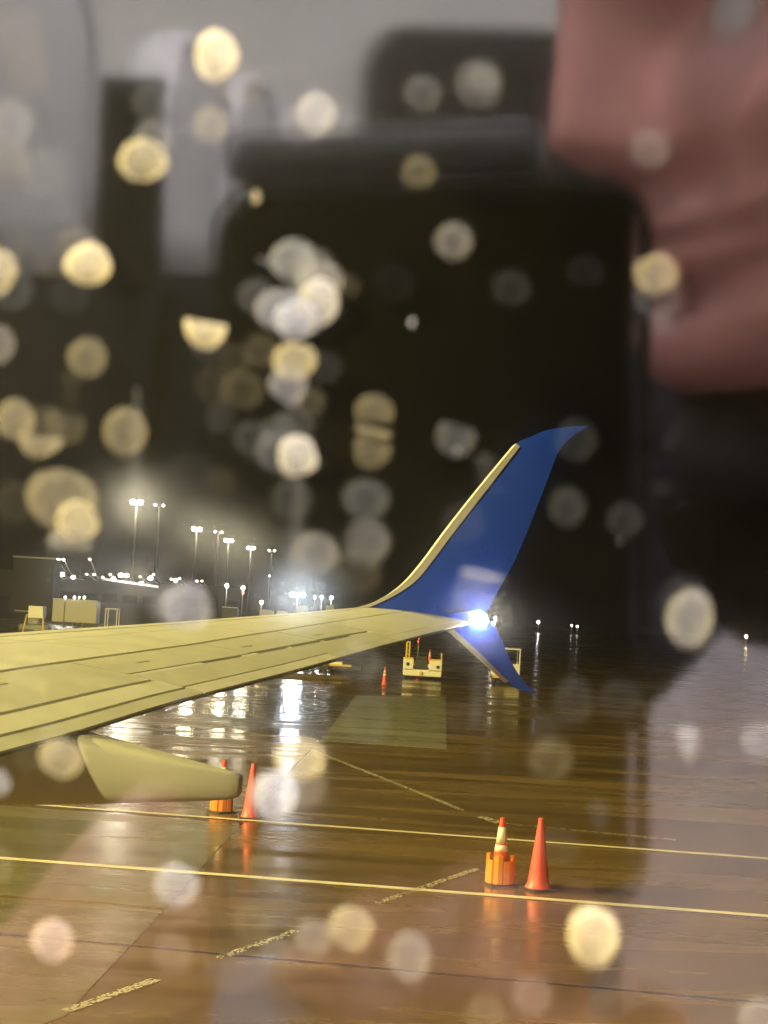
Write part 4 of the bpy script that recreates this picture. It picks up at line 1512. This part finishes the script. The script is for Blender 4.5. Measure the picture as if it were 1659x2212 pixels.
def drop_mesh(kind, seed):
    """unit-radius drop: flat side on the pane, domed side outwards; local x right, y up, z outwards"""
    r_ = np.random.default_rng(seed)
    ph = r_.uniform(0, 6.28, 4)
    am = r_.uniform(0.0, 0.06, 4)
    bm = bmesh.new()
    n = 40
    out = []
    for k in range(n):
        t = 2 * math.pi * k / n
        r = 1 + sum(am[j] * math.cos((j + 1) * t + ph[j]) for j in range(4))
        x, y = r * math.cos(t), r * math.sin(t)
        if kind == 'half':
            y = min(y, 0.08 - 0.10 * x)
        elif kind == 'cut':
            y = min(y, 0.66 - 0.22 * x)
        elif kind == 'foot':
            y = max(y, -0.45)
        elif kind == 'tall':
            y *= 1.22
        elif kind == 'fan':
            q = (y + 1) / 2
            x = x * (0.18 + 0.82 * q ** 1.4) + 0.25 * (1 - q)
            y = y * 1.25
        elif kind == 'sliver':
            x, y = x * 1.0 + 0.15 * y, y * 0.16 - 0.2 * x
        elif kind == 'run':  # narrow strip that paints a streak of lamp light
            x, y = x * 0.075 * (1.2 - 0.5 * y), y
        elif kind == 'speck':
            x, y = x * 0.7, y * 1.1
        out.append((x, y))
    cx, cy = sum(p[0] for p in out) / n, sum(p[1] for p in out) / n
    prev = [bm.verts.new((x, y, 0)) for x, y in out]
    bm.faces.new(prev)
    for f, z in ((0.96, 0.10), (0.82, 0.22), (0.55, 0.32), (0.25, 0.36)):
        cur = [bm.verts.new((cx + (x - cx) * f, cy + (y - cy) * f, z)) for x, y in out]
        for k in range(n):
            bm.faces.new((prev[k], prev[(k + 1) % n], cur[(k + 1) % n], cur[k]))
        prev = cur
    bm.faces.new(prev)
    return fin(bm, 'raindrop', True)


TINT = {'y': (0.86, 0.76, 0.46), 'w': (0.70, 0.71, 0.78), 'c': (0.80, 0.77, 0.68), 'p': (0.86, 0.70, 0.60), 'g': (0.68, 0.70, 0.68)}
TWORD = {'y': 'yellowish', 'w': 'bluish white', 'c': 'cream', 'p': 'pinkish', 'g': 'greyish'}
DROP_CACHE = {}


def drop(x, y, r, b, t, kind, where):
    if kind == 'round':
        key = (kind, (x * 7 + y) % 14, b < 0.5)
    else:
        key = (kind, (x + y) % 3, b < 0.3)
    if key not in DROP_CACHE:
        me = drop_mesh(kind, key[1] + 3)
        me.materials.append(M_DROP_SOFT if key[2] else M_DROP)
        DROP_CACHE[key] = me
    o = link('raindrop', DROP_CACHE[key])
    p = on_plane(x, y, P0 + DN, PN)
    dist = (p - C).length
    k = r * dist / FPX
    q1, q2 = k * (1 + 0.10 * math.sin(x * 1.7 + y)), k * (1 + 0.10 * math.cos(y * 2.3 + x))
    o.matrix_world = Matrix(((PR.x * q1, PU.x * q2, PN.x * k, p.x), (PR.y * q1, PU.y * q2, PN.y * k, p.y), (PR.z * q1, PU.z * q2, PN.z * k, p.z), (0, 0, 0, 1)))
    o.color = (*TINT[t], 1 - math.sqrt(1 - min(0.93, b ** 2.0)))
    tone = 'dazzling' if b > 0.8 else 'bright' if b > 0.55 else 'pale' if b > 0.33 else 'faint' if b > 0.18 else 'barely visible'
    shp = {'round': 'round raindrop', 'half': 'half round raindrop', 'cut': 'flat topped raindrop', 'foot': 'flat bottomed raindrop', 'tall': 'oval raindrop', 'fan': 'fan shaped raindrop', 'sliver': 'thin sliver of rain', 'speck': 'tiny speck of rain', 'run': 'thin vertical painted light streak'}[kind]
    tag(o, f'{tone} {TWORD[t]} {shp} {where}', 'raindrop', 'raindrops on the window pane')
    return o


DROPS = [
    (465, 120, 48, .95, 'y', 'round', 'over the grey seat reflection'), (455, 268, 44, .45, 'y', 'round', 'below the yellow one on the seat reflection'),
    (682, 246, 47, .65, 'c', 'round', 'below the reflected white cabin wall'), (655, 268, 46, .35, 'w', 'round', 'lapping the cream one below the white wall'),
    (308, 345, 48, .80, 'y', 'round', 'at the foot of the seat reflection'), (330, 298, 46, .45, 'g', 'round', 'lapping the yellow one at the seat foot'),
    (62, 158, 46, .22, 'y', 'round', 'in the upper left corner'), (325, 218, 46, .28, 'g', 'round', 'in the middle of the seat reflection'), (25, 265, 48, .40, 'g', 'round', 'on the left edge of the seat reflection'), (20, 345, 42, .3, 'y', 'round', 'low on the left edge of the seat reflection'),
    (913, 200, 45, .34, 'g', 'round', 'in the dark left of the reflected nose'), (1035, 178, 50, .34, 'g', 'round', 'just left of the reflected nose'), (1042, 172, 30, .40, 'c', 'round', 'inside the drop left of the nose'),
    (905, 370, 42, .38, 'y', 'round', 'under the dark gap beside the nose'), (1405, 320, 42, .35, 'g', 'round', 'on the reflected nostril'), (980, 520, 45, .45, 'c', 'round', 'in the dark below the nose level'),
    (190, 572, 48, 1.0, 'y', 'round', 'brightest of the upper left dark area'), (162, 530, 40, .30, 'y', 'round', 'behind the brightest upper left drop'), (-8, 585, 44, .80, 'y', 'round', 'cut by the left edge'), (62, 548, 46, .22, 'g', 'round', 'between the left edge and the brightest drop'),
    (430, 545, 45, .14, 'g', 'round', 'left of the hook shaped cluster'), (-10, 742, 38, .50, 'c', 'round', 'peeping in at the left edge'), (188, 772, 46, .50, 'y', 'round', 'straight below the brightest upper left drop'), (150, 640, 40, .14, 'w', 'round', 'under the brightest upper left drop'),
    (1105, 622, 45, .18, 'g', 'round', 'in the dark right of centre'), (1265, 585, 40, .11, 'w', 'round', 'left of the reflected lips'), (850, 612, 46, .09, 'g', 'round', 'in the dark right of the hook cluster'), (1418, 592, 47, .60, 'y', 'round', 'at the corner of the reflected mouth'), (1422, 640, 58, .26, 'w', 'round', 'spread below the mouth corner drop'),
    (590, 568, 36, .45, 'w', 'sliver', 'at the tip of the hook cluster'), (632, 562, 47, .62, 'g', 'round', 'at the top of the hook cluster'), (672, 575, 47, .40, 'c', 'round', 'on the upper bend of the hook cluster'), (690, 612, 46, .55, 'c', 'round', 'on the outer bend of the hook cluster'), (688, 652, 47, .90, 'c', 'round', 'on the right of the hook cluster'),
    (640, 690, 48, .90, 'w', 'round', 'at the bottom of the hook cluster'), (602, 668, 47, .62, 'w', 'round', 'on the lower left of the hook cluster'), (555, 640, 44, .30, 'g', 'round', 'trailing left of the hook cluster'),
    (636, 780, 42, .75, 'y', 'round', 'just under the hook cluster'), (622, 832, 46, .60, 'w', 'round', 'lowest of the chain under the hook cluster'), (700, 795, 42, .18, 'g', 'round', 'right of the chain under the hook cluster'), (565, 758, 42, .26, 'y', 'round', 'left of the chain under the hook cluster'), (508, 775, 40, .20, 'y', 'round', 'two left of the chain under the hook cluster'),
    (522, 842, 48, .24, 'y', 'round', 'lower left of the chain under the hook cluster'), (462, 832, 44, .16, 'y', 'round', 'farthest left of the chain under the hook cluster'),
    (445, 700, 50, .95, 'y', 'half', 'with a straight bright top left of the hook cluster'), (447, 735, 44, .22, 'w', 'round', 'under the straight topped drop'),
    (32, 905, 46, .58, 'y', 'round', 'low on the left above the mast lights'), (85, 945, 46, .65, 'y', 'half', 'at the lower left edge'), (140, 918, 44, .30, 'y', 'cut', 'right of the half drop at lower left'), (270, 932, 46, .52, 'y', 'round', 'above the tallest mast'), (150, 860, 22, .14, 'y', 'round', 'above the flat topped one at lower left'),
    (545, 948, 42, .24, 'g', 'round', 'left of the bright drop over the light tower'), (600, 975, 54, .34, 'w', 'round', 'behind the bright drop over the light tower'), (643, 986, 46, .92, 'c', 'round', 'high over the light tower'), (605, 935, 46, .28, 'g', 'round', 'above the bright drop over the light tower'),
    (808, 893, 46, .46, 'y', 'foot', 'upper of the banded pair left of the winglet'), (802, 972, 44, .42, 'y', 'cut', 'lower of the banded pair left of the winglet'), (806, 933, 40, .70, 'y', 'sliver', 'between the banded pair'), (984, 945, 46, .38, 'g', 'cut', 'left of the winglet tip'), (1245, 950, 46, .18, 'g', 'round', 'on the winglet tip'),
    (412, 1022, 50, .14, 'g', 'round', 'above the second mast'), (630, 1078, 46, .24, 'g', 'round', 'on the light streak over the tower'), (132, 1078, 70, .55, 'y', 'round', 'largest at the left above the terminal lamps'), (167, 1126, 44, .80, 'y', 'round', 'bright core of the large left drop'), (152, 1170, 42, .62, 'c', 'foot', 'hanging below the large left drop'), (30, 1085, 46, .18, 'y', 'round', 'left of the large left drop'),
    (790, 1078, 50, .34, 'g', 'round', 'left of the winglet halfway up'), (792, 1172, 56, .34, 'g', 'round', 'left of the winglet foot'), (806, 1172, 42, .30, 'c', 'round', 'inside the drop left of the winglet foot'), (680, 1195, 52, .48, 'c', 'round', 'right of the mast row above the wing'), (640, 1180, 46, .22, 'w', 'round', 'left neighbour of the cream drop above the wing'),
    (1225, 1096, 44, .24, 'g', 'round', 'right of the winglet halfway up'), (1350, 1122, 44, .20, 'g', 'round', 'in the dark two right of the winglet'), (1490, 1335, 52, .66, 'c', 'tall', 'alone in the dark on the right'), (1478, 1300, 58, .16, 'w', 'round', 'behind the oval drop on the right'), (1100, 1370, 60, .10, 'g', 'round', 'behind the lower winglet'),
    (1000, 1130, 46, .16, 'w', 'round', 'on the light edge of the winglet'), (1060, 1050, 44, .14, 'w', 'sliver', 'on the upper winglet'), (1046, 1018, 30, .34, 'c', 'fan', 'beside the upper winglet edge'), (1022, 1290, 44, .36, 'w', 'tall', 'at the winglet root over the tip lamp'), (1040, 1243, 42, .85, 'w', 'sliver', 'shining on the winglet above the tip lamp'),  # last sliver paints a reflection in the glossy winglet
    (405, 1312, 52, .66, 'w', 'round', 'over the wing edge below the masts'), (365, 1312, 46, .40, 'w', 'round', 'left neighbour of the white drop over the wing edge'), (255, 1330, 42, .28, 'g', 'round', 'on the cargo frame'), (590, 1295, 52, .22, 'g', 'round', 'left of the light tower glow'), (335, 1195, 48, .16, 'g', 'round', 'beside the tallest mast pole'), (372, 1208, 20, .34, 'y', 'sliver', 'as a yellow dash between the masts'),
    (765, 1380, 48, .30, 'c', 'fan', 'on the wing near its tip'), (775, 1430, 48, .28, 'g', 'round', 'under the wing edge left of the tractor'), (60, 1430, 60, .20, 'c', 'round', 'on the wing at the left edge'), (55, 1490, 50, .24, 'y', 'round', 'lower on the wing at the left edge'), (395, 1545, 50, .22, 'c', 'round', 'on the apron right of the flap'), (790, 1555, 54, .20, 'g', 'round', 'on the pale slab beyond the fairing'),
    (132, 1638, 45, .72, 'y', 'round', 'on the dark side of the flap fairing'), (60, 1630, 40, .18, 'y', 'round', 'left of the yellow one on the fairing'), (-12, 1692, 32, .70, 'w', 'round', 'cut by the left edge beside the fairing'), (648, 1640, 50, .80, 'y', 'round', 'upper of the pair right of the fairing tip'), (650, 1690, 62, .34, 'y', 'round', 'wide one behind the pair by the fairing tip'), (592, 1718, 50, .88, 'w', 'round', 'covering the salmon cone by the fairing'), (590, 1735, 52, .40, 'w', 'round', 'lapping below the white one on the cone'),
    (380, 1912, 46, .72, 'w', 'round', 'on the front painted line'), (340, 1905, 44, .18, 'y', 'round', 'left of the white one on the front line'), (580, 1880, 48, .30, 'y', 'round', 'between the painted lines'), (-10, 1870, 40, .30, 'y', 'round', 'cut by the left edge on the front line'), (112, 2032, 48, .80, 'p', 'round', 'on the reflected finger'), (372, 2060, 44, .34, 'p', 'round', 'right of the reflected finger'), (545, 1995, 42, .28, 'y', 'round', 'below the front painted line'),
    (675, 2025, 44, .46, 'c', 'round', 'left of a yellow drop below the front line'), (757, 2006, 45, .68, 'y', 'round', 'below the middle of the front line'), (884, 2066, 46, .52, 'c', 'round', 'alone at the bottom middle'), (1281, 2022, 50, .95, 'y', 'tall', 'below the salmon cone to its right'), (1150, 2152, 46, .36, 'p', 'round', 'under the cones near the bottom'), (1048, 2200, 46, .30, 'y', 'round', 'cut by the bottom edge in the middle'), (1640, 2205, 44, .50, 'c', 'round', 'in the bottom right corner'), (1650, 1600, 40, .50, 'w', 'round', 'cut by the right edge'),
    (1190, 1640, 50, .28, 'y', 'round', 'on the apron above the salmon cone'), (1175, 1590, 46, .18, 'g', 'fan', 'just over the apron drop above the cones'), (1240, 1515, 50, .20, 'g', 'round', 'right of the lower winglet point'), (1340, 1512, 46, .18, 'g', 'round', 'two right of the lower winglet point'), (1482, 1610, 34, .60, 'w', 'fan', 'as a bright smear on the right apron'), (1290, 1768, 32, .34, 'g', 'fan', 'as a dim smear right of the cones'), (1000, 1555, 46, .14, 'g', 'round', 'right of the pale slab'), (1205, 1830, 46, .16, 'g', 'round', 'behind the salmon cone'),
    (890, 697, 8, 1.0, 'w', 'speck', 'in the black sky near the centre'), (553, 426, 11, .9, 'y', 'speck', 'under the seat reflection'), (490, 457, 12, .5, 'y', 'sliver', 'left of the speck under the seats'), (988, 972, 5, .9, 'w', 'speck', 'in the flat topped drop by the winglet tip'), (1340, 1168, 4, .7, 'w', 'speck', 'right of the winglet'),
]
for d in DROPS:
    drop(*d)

# vertical streaks of lamp light, painted as thin strips on the pane
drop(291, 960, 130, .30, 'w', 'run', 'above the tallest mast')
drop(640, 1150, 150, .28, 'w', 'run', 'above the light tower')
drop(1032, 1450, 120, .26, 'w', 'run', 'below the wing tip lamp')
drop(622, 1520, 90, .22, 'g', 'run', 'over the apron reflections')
# faint drops that lap the stronger ones, denser towards the left
near = [d for d in DROPS if d[5] == 'round' and d[0] < 950]
for i in range(26):
    d = near[i * len(near) // 26]
    a = rng.uniform(0, 6.28)
    q = rng.uniform(52, 84)
    drop(int(d[0] + q * math.cos(a)), int(d[1] + q * math.sin(a)), rng.uniform(24, 58), float(rng.uniform(0.17, 0.33)), 'yg'[i % 2], 'round', 'beside the one ' + d[6])
